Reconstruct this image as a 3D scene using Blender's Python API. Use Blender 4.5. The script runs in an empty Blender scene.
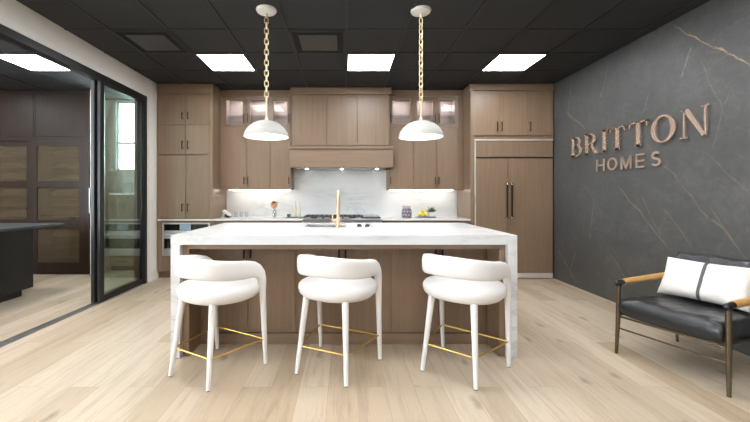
import bpy, bmesh, math, random
from mathutils import Vector, Matrix, Euler
random.seed(4)
sc = bpy.context.scene
COL = sc.collection
PI = math.pi
F, CX, CY, H = 358.0, 345.0, 195.0, 1.275      # focal length in pixels, vanishing point, eye height
CEIL = 2.978
XL, XR, YB = -2.879, 3.198, 6.11                # left, right and back walls
YF = 5.455                                      # front plane of the tall cabinets

def WX(x, Y): return (x - CX) / F * Y
def WZ(y, Y): return H + (CY - y) * Y / F

# ---------------------------------------------------------------- materials
def srgb(r, g, b):
    f = lambda c: (c/255/12.92) if c/255 <= .04045 else ((c/255+.055)/1.055)**2.4
    return (f(r), f(g), f(b), 1)

class NT:
    def __init__(s, name):
        s.m = bpy.data.materials.new(name); s.m.use_nodes = True
        s.t = s.m.node_tree; s.n = s.t.nodes; s.l = s.t.links
        s.b = s.n['Principled BSDF']; s.out = s.n['Material Output']
    def node(s, typ, **kw):
        n = s.n.new(typ)
        for k, v in kw.items():
            if hasattr(n, k): setattr(n, k, v)
            else: n.inputs[k.replace('_', ' ')].default_value = v
        return n
    def link(s, a, b): s.l.new(a, b)
    def coords(s, scale=(1,1,1), rot=(0,0,0), geo=False):
        if geo:
            c = s.node('ShaderNodeNewGeometry').outputs['Position']
        else:
            c = s.node('ShaderNodeTexCoord').outputs['Object']
        m = s.node('ShaderNodeMapping')
        m.inputs['Scale'].default_value = scale; m.inputs['Rotation'].default_value = rot
        s.link(c, m.inputs['Vector']); return m.outputs['Vector']
    def noise(s, vec, scale, detail=4, rough=.55, dist=0):
        n = s.node('ShaderNodeTexNoise'); s.link(vec, n.inputs['Vector'])
        n.inputs['Scale'].default_value = scale; n.inputs['Detail'].default_value = detail
        n.inputs['Roughness'].default_value = rough; n.inputs['Distortion'].default_value = dist
        return n
    def ramp(s, fac, stops):
        r = s.node('ShaderNodeValToRGB'); e = r.color_ramp.elements
        while len(e) < len(stops): e.new(.5)
        for i, (p, c) in enumerate(stops): e[i].position = p; e[i].color = c
        s.link(fac, r.inputs['Fac']); return r.outputs['Color']
    def math(s, op, a, b=None, clamp=False):
        n = s.node('ShaderNodeMath'); n.operation = op; n.use_clamp = clamp
        for i, v in enumerate((a, b)):
            if v is None: continue
            if isinstance(v, (int, float)): n.inputs[i].default_value = v
            else: s.link(v, n.inputs[i])
        return n.outputs[0]
    def mix(s, fac, a, b, mode='MIX'):
        n = s.node('ShaderNodeMix'); n.data_type = 'RGBA'; n.blend_type = mode
        for i, v in ((0, fac), (6, a), (7, b)):
            if isinstance(v, (int, float)): n.inputs[i].default_value = v
            elif isinstance(v, tuple): n.inputs[i].default_value = v
            else: s.link(v, n.inputs[i])
        return n.outputs[2]
    def bump(s, h, strength=.2, dist=.01):
        n = s.node('ShaderNodeBump'); n.inputs['Strength'].default_value = strength
        n.inputs['Distance'].default_value = dist; s.link(h, n.inputs['Height'])
        s.link(n.outputs[0], s.b.inputs['Normal'])

def plain(name, col, rough=.5, metal=0, bump=0, bscale=200, var=.06, spec=None, coat=0):
    t = NT(name)
    v = t.coords()
    n = t.noise(v, bscale if bump else 6, 3)
    lo = tuple(c*(1-var) for c in col[:3])+(1,); hi = tuple(min(1, c*(1+var)) for c in col[:3])+(1,)
    t.link(t.ramp(n.outputs['Fac'], [(.3, lo), (.7, hi)]), t.b.inputs['Base Color'])
    t.b.inputs['Roughness'].default_value = rough; t.b.inputs['Metallic'].default_value = metal
    if spec is not None: t.b.inputs['Specular IOR Level'].default_value = spec
    if coat: t.b.inputs['Coat Weight'].default_value = coat
    if bump: t.bump(n.outputs['Fac'], bump, .004)
    return t.m

def wood(name, dark, light, rough=.45, scale=1.0, horiz=False, spec=.5):
    t = NT(name)
    info = t.node('ShaderNodeObjectInfo')
    sc_ = (26*scale, 26*scale, 1.3*scale) if not horiz else (1.3*scale, 26*scale, 26*scale)
    v = t.coords(sc_)
    off = t.node('ShaderNodeVectorMath'); off.operation = 'ADD'
    t.link(v, off.inputs[0])
    sx = t.node('ShaderNodeCombineXYZ'); r = t.math('MULTIPLY', info.outputs['Random'], 37.0)
    for i in range(3): t.link(r, sx.inputs[i])
    t.link(sx.outputs[0], off.inputs[1])
    n1 = t.noise(off.outputs[0], 1.0, 5, .6, .4)
    n2 = t.noise(off.outputs[0], 6.0, 2, .6)
    f = t.math('ADD', t.math('MULTIPLY', n1.outputs['Fac'], .7), t.math('MULTIPLY', n2.outputs['Fac'], .3))
    c = t.ramp(f, [(.33, dark), (.67, light)])
    k = t.math('ADD', t.math('MULTIPLY', info.outputs['Random'], .10), .95)
    h = t.node('ShaderNodeHueSaturation'); t.link(c, h.inputs['Color']); t.link(k, h.inputs['Value'])
    t.link(h.outputs[0], t.b.inputs['Base Color'])
    t.b.inputs['Roughness'].default_value = rough
    t.b.inputs['Specular IOR Level'].default_value = spec
    t.bump(n2.outputs['Fac'], .08, .002)
    return t.m

def emis(name, col, st):
    t = NT(name)
    t.b.inputs['Base Color'].default_value = col
    t.b.inputs['Emission Color'].default_value = col
    t.b.inputs['Emission Strength'].default_value = st
    return t.m

def glass(name, tint=(1,1,1,1), refl_ior=1.5, haze=0.0, haze_col=(.3,.25,.18,1), rough=0.0, gain=1.0):
    t = NT(name)
    tr = t.node('ShaderNodeBsdfTransparent'); tr.inputs[0].default_value = tint
    gl = t.node('ShaderNodeBsdfGlossy'); gl.inputs['Roughness'].default_value = rough
    ge = t.node('ShaderNodeNewGeometry'); dt = t.node('ShaderNodeVectorMath'); dt.operation = 'DOT_PRODUCT'
    t.link(ge.outputs['Normal'], dt.inputs[0]); t.link(ge.outputs['Incoming'], dt.inputs[1])
    r0 = ((refl_ior-1)/(refl_ior+1))**2
    sch = t.math('ADD', r0, t.math('MULTIPLY', 1-r0, t.math('POWER', t.math('SUBTRACT', 1.0, t.math('ABSOLUTE', dt.outputs['Value'])), 5.0)))
    base = tr.outputs[0]
    if haze:
        df = t.node('ShaderNodeBsdfDiffuse'); df.inputs[0].default_value = haze_col
        v = t.coords((260, 260, 1)); w = t.noise(v, 1, 1)
        mx = t.node('ShaderNodeMixShader'); mx.inputs[0].default_value = haze
        t.link(t.math('ADD', t.math('MULTIPLY', w.outputs['Fac'], .3), haze-.15), mx.inputs[0])
        t.link(base, mx.inputs[1]); t.link(df.outputs[0], mx.inputs[2]); base = mx.outputs[0]
    m2 = t.node('ShaderNodeMixShader'); t.link(t.math('MULTIPLY', sch, gain, True), m2.inputs[0])
    t.link(base, m2.inputs[1]); t.link(gl.outputs[0], m2.inputs[2])
    t.link(m2.outputs[0], t.out.inputs['Surface'])
    return t.m

def mat_floor():
    t = NT('oak_planks')
    pos = t.coords(geo=True)
    sep = t.node('ShaderNodeSeparateXYZ'); t.link(pos, sep.inputs[0])
    cmb = t.node('ShaderNodeCombineXYZ')
    t.link(t.math('ADD', sep.outputs['Y'], 20.3), cmb.inputs[0]); t.link(t.math('ADD', sep.outputs['X'], 20.06), cmb.inputs[1])
    br = t.node('ShaderNodeTexBrick'); t.link(cmb.outputs[0], br.inputs['Vector'])
    br.offset = .37; br.offset_frequency = 2; br.squash = 1
    br.inputs['Scale'].default_value = 1; br.inputs['Brick Width'].default_value = 1.95
    br.inputs['Row Height'].default_value = .19; br.inputs['Mortar Size'].default_value = .0013
    br.inputs['Mortar Smooth'].default_value = .2
    br.inputs['Color1'].default_value = (0,0,0,1); br.inputs['Color2'].default_value = (1,1,1,1)
    br.inputs['Mortar'].default_value = (.5,.5,.5,1); br.inputs['Bias'].default_value = 0
    rnd = t.node('ShaderNodeSeparateColor'); t.link(br.outputs['Color'], rnd.inputs[0])
    plank = rnd.outputs[0]
    shift = t.node('ShaderNodeCombineXYZ')
    t.link(t.math('MULTIPLY', plank, 31.0), shift.inputs[0]); t.link(t.math('MULTIPLY', plank, 17.0), shift.inputs[1]); 
    ad = t.node('ShaderNodeVectorMath'); ad.operation = 'ADD'; t.link(pos, ad.inputs[0]); t.link(shift.outputs[0], ad.inputs[1])
    mp = t.node('ShaderNodeMapping'); mp.inputs['Scale'].default_value = (16, 1.3, 1); t.link(ad.outputs[0], mp.inputs[0])
    g = t.noise(mp.outputs[0], 1.0, 6, .62, .7)
    g2 = t.noise(mp.outputs[0], 5.0, 3, .6, .2)
    base = t.ramp(plank, [(0, srgb(174,154,129)), (.35, srgb(190,172,150)), (.7, srgb(198,182,161)), (1, srgb(182,164,142))])
    gr = t.ramp(t.math('ADD', t.math('MULTIPLY', g.outputs['Fac'], .75), t.math('MULTIPLY', g2.outputs['Fac'], .25)),
                [(.30, (.70,.66,.62,1)), (.52, (1,1,1,1)), (.72, (.98,.95,.91,1))])
    c = t.mix(.85, base, gr, 'MULTIPLY')
    # knots
    mk = t.node('ShaderNodeMapping'); mk.inputs['Scale'].default_value = (3.4, 1.5, 1); t.link(ad.outputs[0], mk.inputs[0])
    dn = t.noise(ad.outputs[0], 9, 3)
    va = t.node('ShaderNodeVectorMath'); va.operation = 'ADD'; t.link(mk.outputs[0], va.inputs[0])
    sc2 = t.node('ShaderNodeVectorMath'); sc2.operation = 'SCALE'; sc2.inputs[3].default_value = .22
    t.link(dn.outputs['Color'], sc2.inputs[0]); t.link(sc2.outputs[0], va.inputs[1])
    vo = t.node('ShaderNodeTexVoronoi'); vo.inputs['Scale'].default_value = 1; vo.voronoi_dimensions = '2D'; t.link(va.outputs[0], vo.inputs['Vector'])
    kn = t.ramp(vo.outputs['Distance'], [(.025, (1,1,1,1)), (.13, (0,0,0,1))])
    csel = t.node('ShaderNodeSeparateColor'); t.link(vo.outputs['Color'], csel.inputs[0])
    kf = t.math('MULTIPLY', kn, t.math('GREATER_THAN', csel.outputs[0], .5))
    c = t.mix(t.math('MULTIPLY', kf, .5), c, srgb(100,86,74))
    # fine cracks
    mc = t.node('ShaderNodeMapping'); mc.inputs['Scale'].default_value = (9, .8, 1); t.link(ad.outputs[0], mc.inputs[0])
    cr = t.noise(mc.outputs[0], 1.3, 4, .6, 1.2)
    ck = t.ramp(cr.outputs['Fac'], [(.66, (0,0,0,1)), (.71, (1,1,1,1))])
    c = t.mix(t.math('MULTIPLY', ck, .35), c, srgb(140,120,98))
    c = t.mix(t.math('MULTIPLY', br.outputs['Fac'], .55), c, srgb(120,100,80))
    t.link(c, t.b.inputs['Base Color'])
    t.b.inputs['Roughness'].default_value = .42
    t.b.inputs['Specular IOR Level'].default_value = .4
    t.bump(t.math('SUBTRACT', g2.outputs['Fac'], t.math('MULTIPLY', br.outputs['Fac'], 2.0)), .08, .003)
    return t.m

def vein(t, base, pos, ua, va_, p0, p1, w, col, strength, amp=.10, seed=0., fs=3.0):
    """a wandering mineral line between two points of a slab, axes ua and va_ of the position"""
    sep = t.node('ShaderNodeSeparateXYZ')
    offs = t.node('ShaderNodeVectorMath'); offs.operation = 'ADD'; t.link(pos, offs.inputs[0]); offs.inputs[1].default_value = (seed, seed*1.7, seed*.6)
    n = t.noise(offs.outputs[0], fs, 5, .62)
    t.link(pos, sep.inputs[0])
    U, V = sep.outputs[ua], sep.outputs[va_]
    dx, dy = p1[0]-p0[0], p1[1]-p0[1]; L = math.hypot(dx, dy); dx, dy = dx/L, dy/L
    du = t.math('SUBTRACT', U, p0[0]); dv = t.math('SUBTRACT', V, p0[1])
    along = t.math('ADD', t.math('MULTIPLY', du, dx), t.math('MULTIPLY', dv, dy))
    across = t.math('ADD', t.math('MULTIPLY', du, -dy), t.math('MULTIPLY', dv, dx))
    across = t.math('ADD', across, t.math('MULTIPLY', t.math('SUBTRACT', n.outputs['Fac'], .5), amp*2))
    d = t.math('ABSOLUTE', across)
    m = t.math('SUBTRACT', 1.0, t.math('DIVIDE', d, w), True)
    tt = t.math('DIVIDE', along, L)
    e = t.math('MULTIPLY', t.math('MULTIPLY', tt, 12, True), t.math('MULTIPLY', t.math('SUBTRACT', 1.0, tt), 12, True))
    n2 = t.noise(offs.outputs[0], fs*4, 3)
    e = t.math('MULTIPLY', e, t.ramp(n2.outputs['Fac'], [(.35, (.25,.25,.25,1)), (.6, (1,1,1,1))]))
    return t.mix(t.math('MULTIPLY', t.math('MULTIPLY', m, e), strength), base, col)

def mat_dark_marble():
    t = NT('dark_grey_marble')
    pos = t.coords(geo=True)
    n1 = t.noise(pos, 1.3, 6, .62, .5); n2 = t.noise(pos, 9, 5, .65, .8)
    f = t.math('ADD', t.math('MULTIPLY', n1.outputs['Fac'], .6), t.math('MULTIPLY', n2.outputs['Fac'], .4))
    c = t.ramp(f, [(.3, srgb(70,70,70)), (.52, srgb(81,81,81)), (.75, srgb(99,98,97))])
    def P(x, y): Y = F*XR/(x-CX); return (Y, WZ(y, Y))
    tan = srgb(182,150,124); pale = srgb(150,146,142); gold = srgb(142,122,104)
    V = [((672,24),(751,67),.009,tan,.85,.07), ((692,46),(681,78),.011,pale,.55,.03),
         ((617,185),(673,254),.010,gold,.75,.05), ((663,208),(694,250),.008,gold,.6,.04),
         ((661,165),(740,248),.012,gold,.6,.09), ((556,246),(577,284),.012,gold,.9,.05),
         ((609,252),(627,281),.010,gold,.6,.04), ((594,198),(590,240),.014,pale,.4,.06),
         ((572,76),(568,116),.010,pale,.6,.04), ((566,112),(586,130),.014,gold,.7,.05),
         ((648,94),(644,112),.008,pale,.4,.03), ((700,150),(752,196),.010,gold,.35,.06),
         ((575,250),(570,278),.014,gold,.5,.05), ((730,90),(712,150),.010,pale,.25,.08),
         ((610,60),(600,98),.012,pale,.3,.05), ((628,118),(664,166),.007,gold,.45,.06), ((580,180),(604,216),.008,gold,.45,.05),
         ((640,196),(662,236),.008,gold,.45,.06), ((700,60),(722,112),.008,gold,.4,.06), ((708,205),(748,262),.009,gold,.45,.07)]
    for i, (a, b, w, col, st, amp) in enumerate(V):
        c = vein(t, c, pos, 'Y', 'Z', P(*a), P(*b), w, col, st, amp, seed=i*3.1)
    # hairline veining over the whole slab
    mp = t.node('ShaderNodeMapping'); mp.inputs['Rotation'].default_value = (.8, 0, 0); mp.inputs['Scale'].default_value = (1,.5,1.6); t.link(pos, mp.inputs[0])
    dn = t.noise(pos, 2.5, 4)
    sc2 = t.node('ShaderNodeVectorMath'); sc2.operation = 'SCALE'; sc2.inputs[3].default_value = .5; t.link(dn.outputs['Color'], sc2.inputs[0])
    va = t.node('ShaderNodeVectorMath'); va.operation = 'ADD'; t.link(mp.outputs[0], va.inputs[0]); t.link(sc2.outputs[0], va.inputs[1])
    vo = t.node('ShaderNodeTexVoronoi'); vo.feature = 'DISTANCE_TO_EDGE'; vo.inputs['Scale'].default_value = 2.2; t.link(va.outputs[0], vo.inputs['Vector'])
    hl = t.ramp(vo.outputs['Distance'], [(.0, (1,1,1,1)), (.022, (0,0,0,1))])
    c = t.mix(t.math('MULTIPLY', t.math('MULTIPLY', hl, n2.outputs['Fac']), .22), c, srgb(136,118,102))
    t.link(c, t.b.inputs['Base Color'])
    t.b.inputs['Roughness'].default_value = .5; t.b.inputs['Specular IOR Level'].default_value = .35
    return t.m

def mat_white_marble(name, vstrength=.5, ax=('X','Z')):
    t = NT(name)
    pos = t.coords(geo=True)
    mp = t.node('ShaderNodeMapping'); mp.inputs['Rotation'].default_value = (0, .25, .25); mp.inputs['Scale'].default_value = (.45, 1.6, 1.9); t.link(pos, mp.inputs[0])
    n = t.noise(mp.outputs[0], 1.6, 6, .6, 1.6)
    band = t.math('ABSOLUTE', t.math('SUBTRACT', n.outputs['Fac'], .5))
    v = t.ramp(band, [(0, (1,1,1,1)), (.035, (.25,.25,.25,1)), (.10, (0,0,0,1))])
    m = t.noise(pos, 1.1, 3)
    msk = t.ramp(m.outputs['Fac'], [(.42, (0,0,0,1)), (.62, (1,1,1,1))])
    c = t.mix(t.math('MULTIPLY', t.math('MULTIPLY', v, msk), vstrength), srgb(213,213,212), srgb(146,145,144))
    t.link(c, t.b.inputs['Base Color'])
    t.b.inputs['Roughness'].default_value = .22; t.b.inputs['Specular IOR Level'].default_value = .45
    return t.m

M = {}
M['floor'] = mat_floor()
M['marble_dark'] = mat_dark_marble()
M['counter'] = mat_white_marble('white_quartz', .4)
M['splash'] = mat_white_marble('veined_white_slab', .32)
M['wood'] = wood('taupe_oak', srgb(124,102,82), srgb(138,115,94), .36)
M['wood_h'] = wood('taupe_oak_across', srgb(124,102,82), srgb(136,113,92), .36, horiz=True)
M['wood_in'] = wood('cabinet_lining', srgb(176,160,156), srgb(190,176,172), .4)
M['walnut'] = wood('dark_walnut', srgb(27,18,12), srgb(52,34,23), .42, spec=.3)
M['ebony'] = wood('black_stained_oak', srgb(16,14,15), srgb(28,25,26), .45)
M['wall'] = plain('white_paint', srgb(234,230,224), .6, bump=.05, bscale=120, var=.01)
M['wall_grey'] = plain('soft_grey_paint', srgb(176,180,184), .6, var=.02)
M['trim'] = plain('satin_white_trim', srgb(228,226,221), .4, var=.01)
M['ceiling'] = plain('charcoal_ceiling_tile', srgb(39,40,42), .8, bump=.15, bscale=300, var=.05)
M['tbar'] = plain('black_ceiling_grid', srgb(30,31,32), .6, var=.03)
M['black'] = plain('black_powder_coat', srgb(22,22,24), .38, var=.05)
M['recess'] = plain('black_void', srgb(5,5,5), .8)
M['bronze'] = plain('dark_bronze', srgb(52,42,36), .35, .9)
M['copper'] = plain('pale_bronze', srgb(190,160,130), .25, 1)
M['brass'] = plain('brushed_brass', srgb(216,190,158), .42, .75, var=.04)
M['gold'] = plain('polished_gold_rod', srgb(206,170,96), .3, .9, var=.04)
M['brass_chain'] = plain('antique_brass_chain', srgb(220,202,162), .45, .6, var=.05)
M['steel'] = plain('brushed_steel', srgb(196,198,200), .28, 1, var=.03)
M['satin_alu'] = plain('pale_satin_trim', srgb(214,208,200), .4, .35, var=.02)
M['boucle'] = plain('white_boucle', srgb(222,219,216), .85, bump=.5, bscale=420, var=.03)
M['leg_white'] = plain('white_lacquer', srgb(224,221,218), .45, var=.02)
M['leather'] = plain('black_leather', srgb(36,37,39), .33, bump=.35, bscale=60, var=.18, coat=.1)
M['leather2'] = plain('worn_black_leather', srgb(44,45,48), .4, bump=.9, bscale=26, var=.2, coat=.1)
M['tan'] = plain('tan_leather_wrap', srgb(196,150,88), .5, bump=.2, bscale=90, var=.07)
M['gunmetal'] = plain('antique_bronze_tube', srgb(104,92,76), .32, .85, var=.08)
M['linen'] = plain('cream_linen', srgb(222,218,211), .9, bump=.4, bscale=350, var=.03)
M['stripe'] = plain('grey_stripe', srgb(92,92,94), .9, bump=.2, bscale=350)
M['dome'] = plain('white_plaster_shade', srgb(174,173,168), .55, bump=.12, bscale=60, var=.02)
M['dome_in'] = plain('white_shade_lining', srgb(245,243,238), .6, var=.01)
M['oven_glass'] = plain('black_oven_glass', srgb(10,12,14), .08, var=.02)
M['display'] = emis('oven_display', srgb(120,138,156), .28)
M['iron'] = plain('cast_iron', srgb(62,64,66), .5, .3, bump=.2)
M['panel_light'] = emis('led_panel', (.965,.985,1,1), 18.2)
M['strip_light'] = emis('led_strip', (1,.96,.90,1), 19)
M['puck_light'] = emis('puck_light', (1,.98,.96,1), 70)
M['hood_light'] = emis('hood_lamp', (1,.98,.95,1), 130)
M['bulb'] = emis('frosted_bulb', (1,.95,.87,1), 55)
M['glass'] = glass('door_glass', (.88,.94,.91,1), 1.55, gain=2.6)
M['pane'] = glass('clear_pane', (.97,.98,.98,1), 1.45, gain=.35)
M['clear'] = glass('clear_glassware', (.93,.94,.94,1), 1.45)
M['reeded'] = glass('reeded_bronze_glass', (.62,.56,.46,1), 1.4, haze=.30, haze_col=srgb(122,108,86))
M['letter'] = plain('polished_rose_bronze', srgb(238,214,198), .27, .82, var=.03)
M['letter_s'] = plain('champagne_metal', srgb(200,178,158), .4, .6, var=.03)
M['slate'] = plain('slate_grey', srgb(78,82,84), .5, bump=.2)
M['tray'] = plain('blue_grey_tray', srgb(104,112,122), .4)
M['lemon'] = plain('lemon_skin', srgb(236,206,70), .45, bump=.3, bscale=90)
M['leaf'] = plain('leaf_green', srgb(96,122,76), .5, var=.25)
M['pot'] = plain('white_ceramic', srgb(228,226,222), .3, var=.02)
M['mauve'] = plain('mauve_stoneware', srgb(112,104,118), .5, var=.1)
M['mauve2'] = plain('pale_mauve', srgb(190,172,180), .5, var=.1)
M['cream'] = plain('cream_ceramic', srgb(206,200,184), .35, var=.04)
M['peach'] = plain('peach_petals', srgb(232,184,146), .6, var=.15)
M['stem'] = plain('brown_stem', srgb(120,110,80), .6)
M['board'] = plain('white_board', srgb(232,232,230), .4)
for nm, c in (('samp_a', (196,198,198)), ('samp_b', (120,122,124)), ('samp_c', (216,216,212)), ('samp_d', (160,164,150)), ('samp_e', (96,98,96)), ('samp_f', (186,178,160))):
    M[nm] = plain('tile_'+nm[-1], srgb(*c), .4, var=.06)
M['plate'] = plain('white_plastic', srgb(226,225,222), .35)

# ---------------------------------------------------------------- mesh helpers (world coordinates)
def B(): return bmesh.new()

def box(bm, x0, x1, y0, y1, z0, z1, bev=0.0, seg=2, mi=0):
    x0, x1 = sorted((x0, x1)); y0, y1 = sorted((y0, y1)); z0, z1 = sorted((z0, z1))
    r = bmesh.ops.create_cube(bm, size=1)
    vs = r['verts']
    for v in vs:
        v.co = Vector((x0+(v.co.x+.5)*(x1-x0), y0+(v.co.y+.5)*(y1-y0), z0+(v.co.z+.5)*(z1-z0)))
    fs = {f for v in vs for f in v.link_faces}
    for f in fs: f.material_index = mi
    if bev > 0:
        bev = min(bev, .45*min(x1-x0, y1-y0, z1-z0))
        es = list({e for v in vs for e in v.link_edges})
        bmesh.ops.bevel(bm, geom=es, offset=bev, segments=seg, profile=.5, affect='EDGES')
    return bm

def frame_of(d):
    d = d.normalized()
    a = Vector((0,0,1)) if abs(d.z) < .9 else Vector((1,0,0))
    u = d.cross(a).normalized(); v = d.cross(u).normalized()
    return u, v

def tube(bm, pts, rad, n=12, closed=False, caps=True, mi=0):
    pts = [Vector(p) for p in pts]; N = len(pts)
    rads = rad if isinstance(rad, (list, tuple)) else [rad]*N
    rings = []; u = None
    for i, p in enumerate(pts):
        if closed: d = pts[(i+1) % N]-pts[i-1]
        else: d = (pts[min(i+1, N-1)]-pts[max(i-1, 0)])
        d.normalize()
        if u is None: u, v = frame_of(d)
        else:
            u = (u - d*u.dot(d)).normalized()
        v = d.cross(u)
        rings.append([bm.verts.new(p+(u*math.cos(2*PI*k/n)+v*math.sin(2*PI*k/n))*rads[i]) for k in range(n)])
    fs = []
    for i in range(N if closed else N-1):
        a, b = rings[i], rings[(i+1) % N]
        for k in range(n):
            fs.append(bm.faces.new((a[k], a[(k+1) % n], b[(k+1) % n], b[k])))
    if caps and not closed:
        fs.append(bm.faces.new(rings[0][::-1])); fs.append(bm.faces.new(rings[-1]))
    for f in fs: f.material_index = mi
    return bm

def lathe(bm, prof, c=(0,0,0), n=32, mi=0, closed=False):
    """prof: list of (r, z)"""
    rings = []
    for r, z in prof:
        if r < 1e-6: rings.append([bm.verts.new((c[0], c[1], c[2]+z))])
        else: rings.append([bm.verts.new((c[0]+r*math.cos(2*PI*k/n), c[1]+r*math.sin(2*PI*k/n), c[2]+z)) for k in range(n)])
    M_ = len(rings)
    for i in range(M_ if closed else M_-1):
        a, b = rings[i], rings[(i+1) % M_]
        for k in range(n):
            k2 = (k+1) % n
            if len(a) == 1 and len(b) == 1: continue
            if len(a) == 1: f = bm.faces.new((a[0], b[k2], b[k]))
            elif len(b) == 1: f = bm.faces.new((a[k], a[k2], b[0]))
            else: f = bm.faces.new((a[k], a[k2], b[k2], b[k]))
            f.material_index = mi
    return bm

def prism(bm, poly, fn, d0, d1, mi=0):
    """poly: list of (a,b); fn(a,b,d)->point"""
    A = [bm.verts.new(fn(a, b, d0)) for a, b in poly]; C = [bm.verts.new(fn(a, b, d1)) for a, b in poly]
    n = len(poly)
    fs = [bm.faces.new(A[::-1]), bm.faces.new(C)]
    for i in range(n): fs.append(bm.faces.new((A[i], A[(i+1) % n], C[(i+1) % n], C[i])))
    for f in fs: f.material_index = mi
    return bm

def sweep(bm, P, n=20, power=3.2):
    """P: list of (centre, side_vec, up_vec, half_side, half_up); superellipse section"""
    rings = []
    for c, s, u, a, b in P:
        r = []
        for k in range(n):
            t = 2*PI*k/n; ct, st = math.cos(t), math.sin(t)
            x = math.copysign(abs(ct)**(2/power), ct)*a; y = math.copysign(abs(st)**(2/power), st)*b
            r.append(bm.verts.new(c+s*x+u*y))
        rings.append(r)
    for a, b in zip(rings, rings[1:]):
        for k in range(n): bm.faces.new((a[k], a[(k+1) % n], b[(k+1) % n], b[k]))
    bm.faces.new(rings[0][::-1]); bm.faces.new(rings[-1])
    return bm

def root_loc(o):
    while o.parent: o = o.parent
    return Vector(o.location)

def build(name, bm, mat, parent=None, smooth=False, label=None, kind=None, autos=None, local=False):
    bmesh.ops.recalc_face_normals(bm, faces=bm.faces)
    me = bpy.data.meshes.new(name)
    if parent is not None and not local:
        L = root_loc(parent); bmesh.ops.translate(bm, verts=bm.verts, vec=-L)
        loc = Vector((0,0,0))
    elif parent is None:
        co = [v.co for v in bm.verts]
        loc = Vector(((min(c.x for c in co)+max(c.x for c in co))/2, (min(c.y for c in co)+max(c.y for c in co))/2, min(c.z for c in co)))
        bmesh.ops.translate(bm, verts=bm.verts, vec=-loc)
    else: loc = Vector((0,0,0))
    bm.to_mesh(me); bm.free()
    mats = mat if isinstance(mat, (list, tuple)) else [mat]
    for m in mats: me.materials.append(m)
    if smooth:
        for p in me.polygons: p.use_smooth = True
        try: me.set_sharp_from_angle(angle=math.radians(autos or 38))
        except Exception: pass
    o = bpy.data.objects.new(name, me); COL.objects.link(o)
    if parent is not None: o.parent = parent
    o.location = loc
    if label: o['label'] = label
    if kind: o['kind'] = kind
    return o

def thing(name, label, cat, loc, rotz=0, group=None):
    o = bpy.data.objects.new(name, None); COL.objects.link(o)
    o.empty_display_size = .1
    o.location = loc; o.rotation_euler = (0, 0, rotz)
    o['label'] = label; o['category'] = cat
    if group: o['group'] = group
    return o

def tag(o, label, cat, group=None):
    o['label'] = label; o['category'] = cat
    if group: o['group'] = group
    return o

def struct(name, bm, mat, parent=None, **kw):
    o = build(name, bm, mat, parent, **kw)
    if parent is None: o['kind'] = 'structure'
    return o

def copy_tree(o, parent=None):
    c = o.copy(); COL.objects.link(c)
    if parent is not None: c.parent = parent
    for ch in list(o.children): copy_tree(ch, c)
    return c

# ---------------------------------------------------------------- the room shell
Y0 = -5.0                    # wall behind the camera
XO = -6.6                    # far side of the neighbouring room
YO = 6.4                     # end wall of the neighbouring room
struct('floor', box(B(), XO-.1, XR+.1, Y0-.1, YO+.1, -.08, 0), M['floor'])
struct('ceiling', box(B(), XO-.1, XR+.1, Y0-.1, YO+.1, CEIL, CEIL+.1), M['ceiling'])
bm = B()
G = .6096
gx = [.319-G/2+k*G for k in range(-12, 8)]
gy = [4.594-G/2+k*G for k in range(-12, 6)]
for x in gx:
    if XO < x < XL-.13: box(bm, x-.012, x+.012, Y0, YO, CEIL-.007, CEIL)
    if XL < x < XR: box(bm, x-.012, x+.012, Y0, YB, CEIL-.007, CEIL)
for y in gy:
    if Y0 < y < YB: box(bm, XL, XR, y-.012, y+.012, CEIL-.0065, CEIL)
    if Y0 < y < YO: box(bm, XO, XL-.12, y-.012, y+.012, CEIL-.0065, CEIL)
struct('trim_1', bm, M['tbar'])
struct('wall_right', box(B(), XR, XR+.1, Y0, YB+.1, 0, CEIL), M['marble_dark'])
struct('wall_back', box(B(), XL, XR, YB, YB+.1, 0, CEIL), M['wall'])
struct('wall_front', box(B(), XO, XR, Y0-.1, Y0, 0, CEIL), M['wall'])
OY1, OZ = 5.205, 2.706       # far end and head of the opening in the left wall
OY0 = -.2
WT = .12
bm = B()
box(bm, XL-WT, XL, Y0, OY0, 0, CEIL)
box(bm, XL-WT, XL, OY1, YO, 0, CEIL)
box(bm, XL-WT, XL, OY0, OY1, OZ, CEIL)
struct('wall_left', bm, M['wall'])
# flat casing round the opening
bm = B()
box(bm, XL, XL+.012, OY0, OY1+.06, OZ, OZ+.085, .003)
box(bm, XL, XL+.012, OY1, OY1+.06, 0.16, OZ, .003)
struct('trim_2', bm, M['trim'])
bm = B()
box(bm, XL, XL+.018, OY1+.002, YF+.05, 0, .15, .003)
box(bm, XL+.0, XL+.012, OY1+.002, YF+.05, .15, .165, .003)
struct('baseboard_left', bm, M['trim'])
bm = B(); box(bm, XL, XL+.018, Y0, OY0, 0, .15, .003)
struct('baseboard_front', bm, M['trim'])

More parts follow.
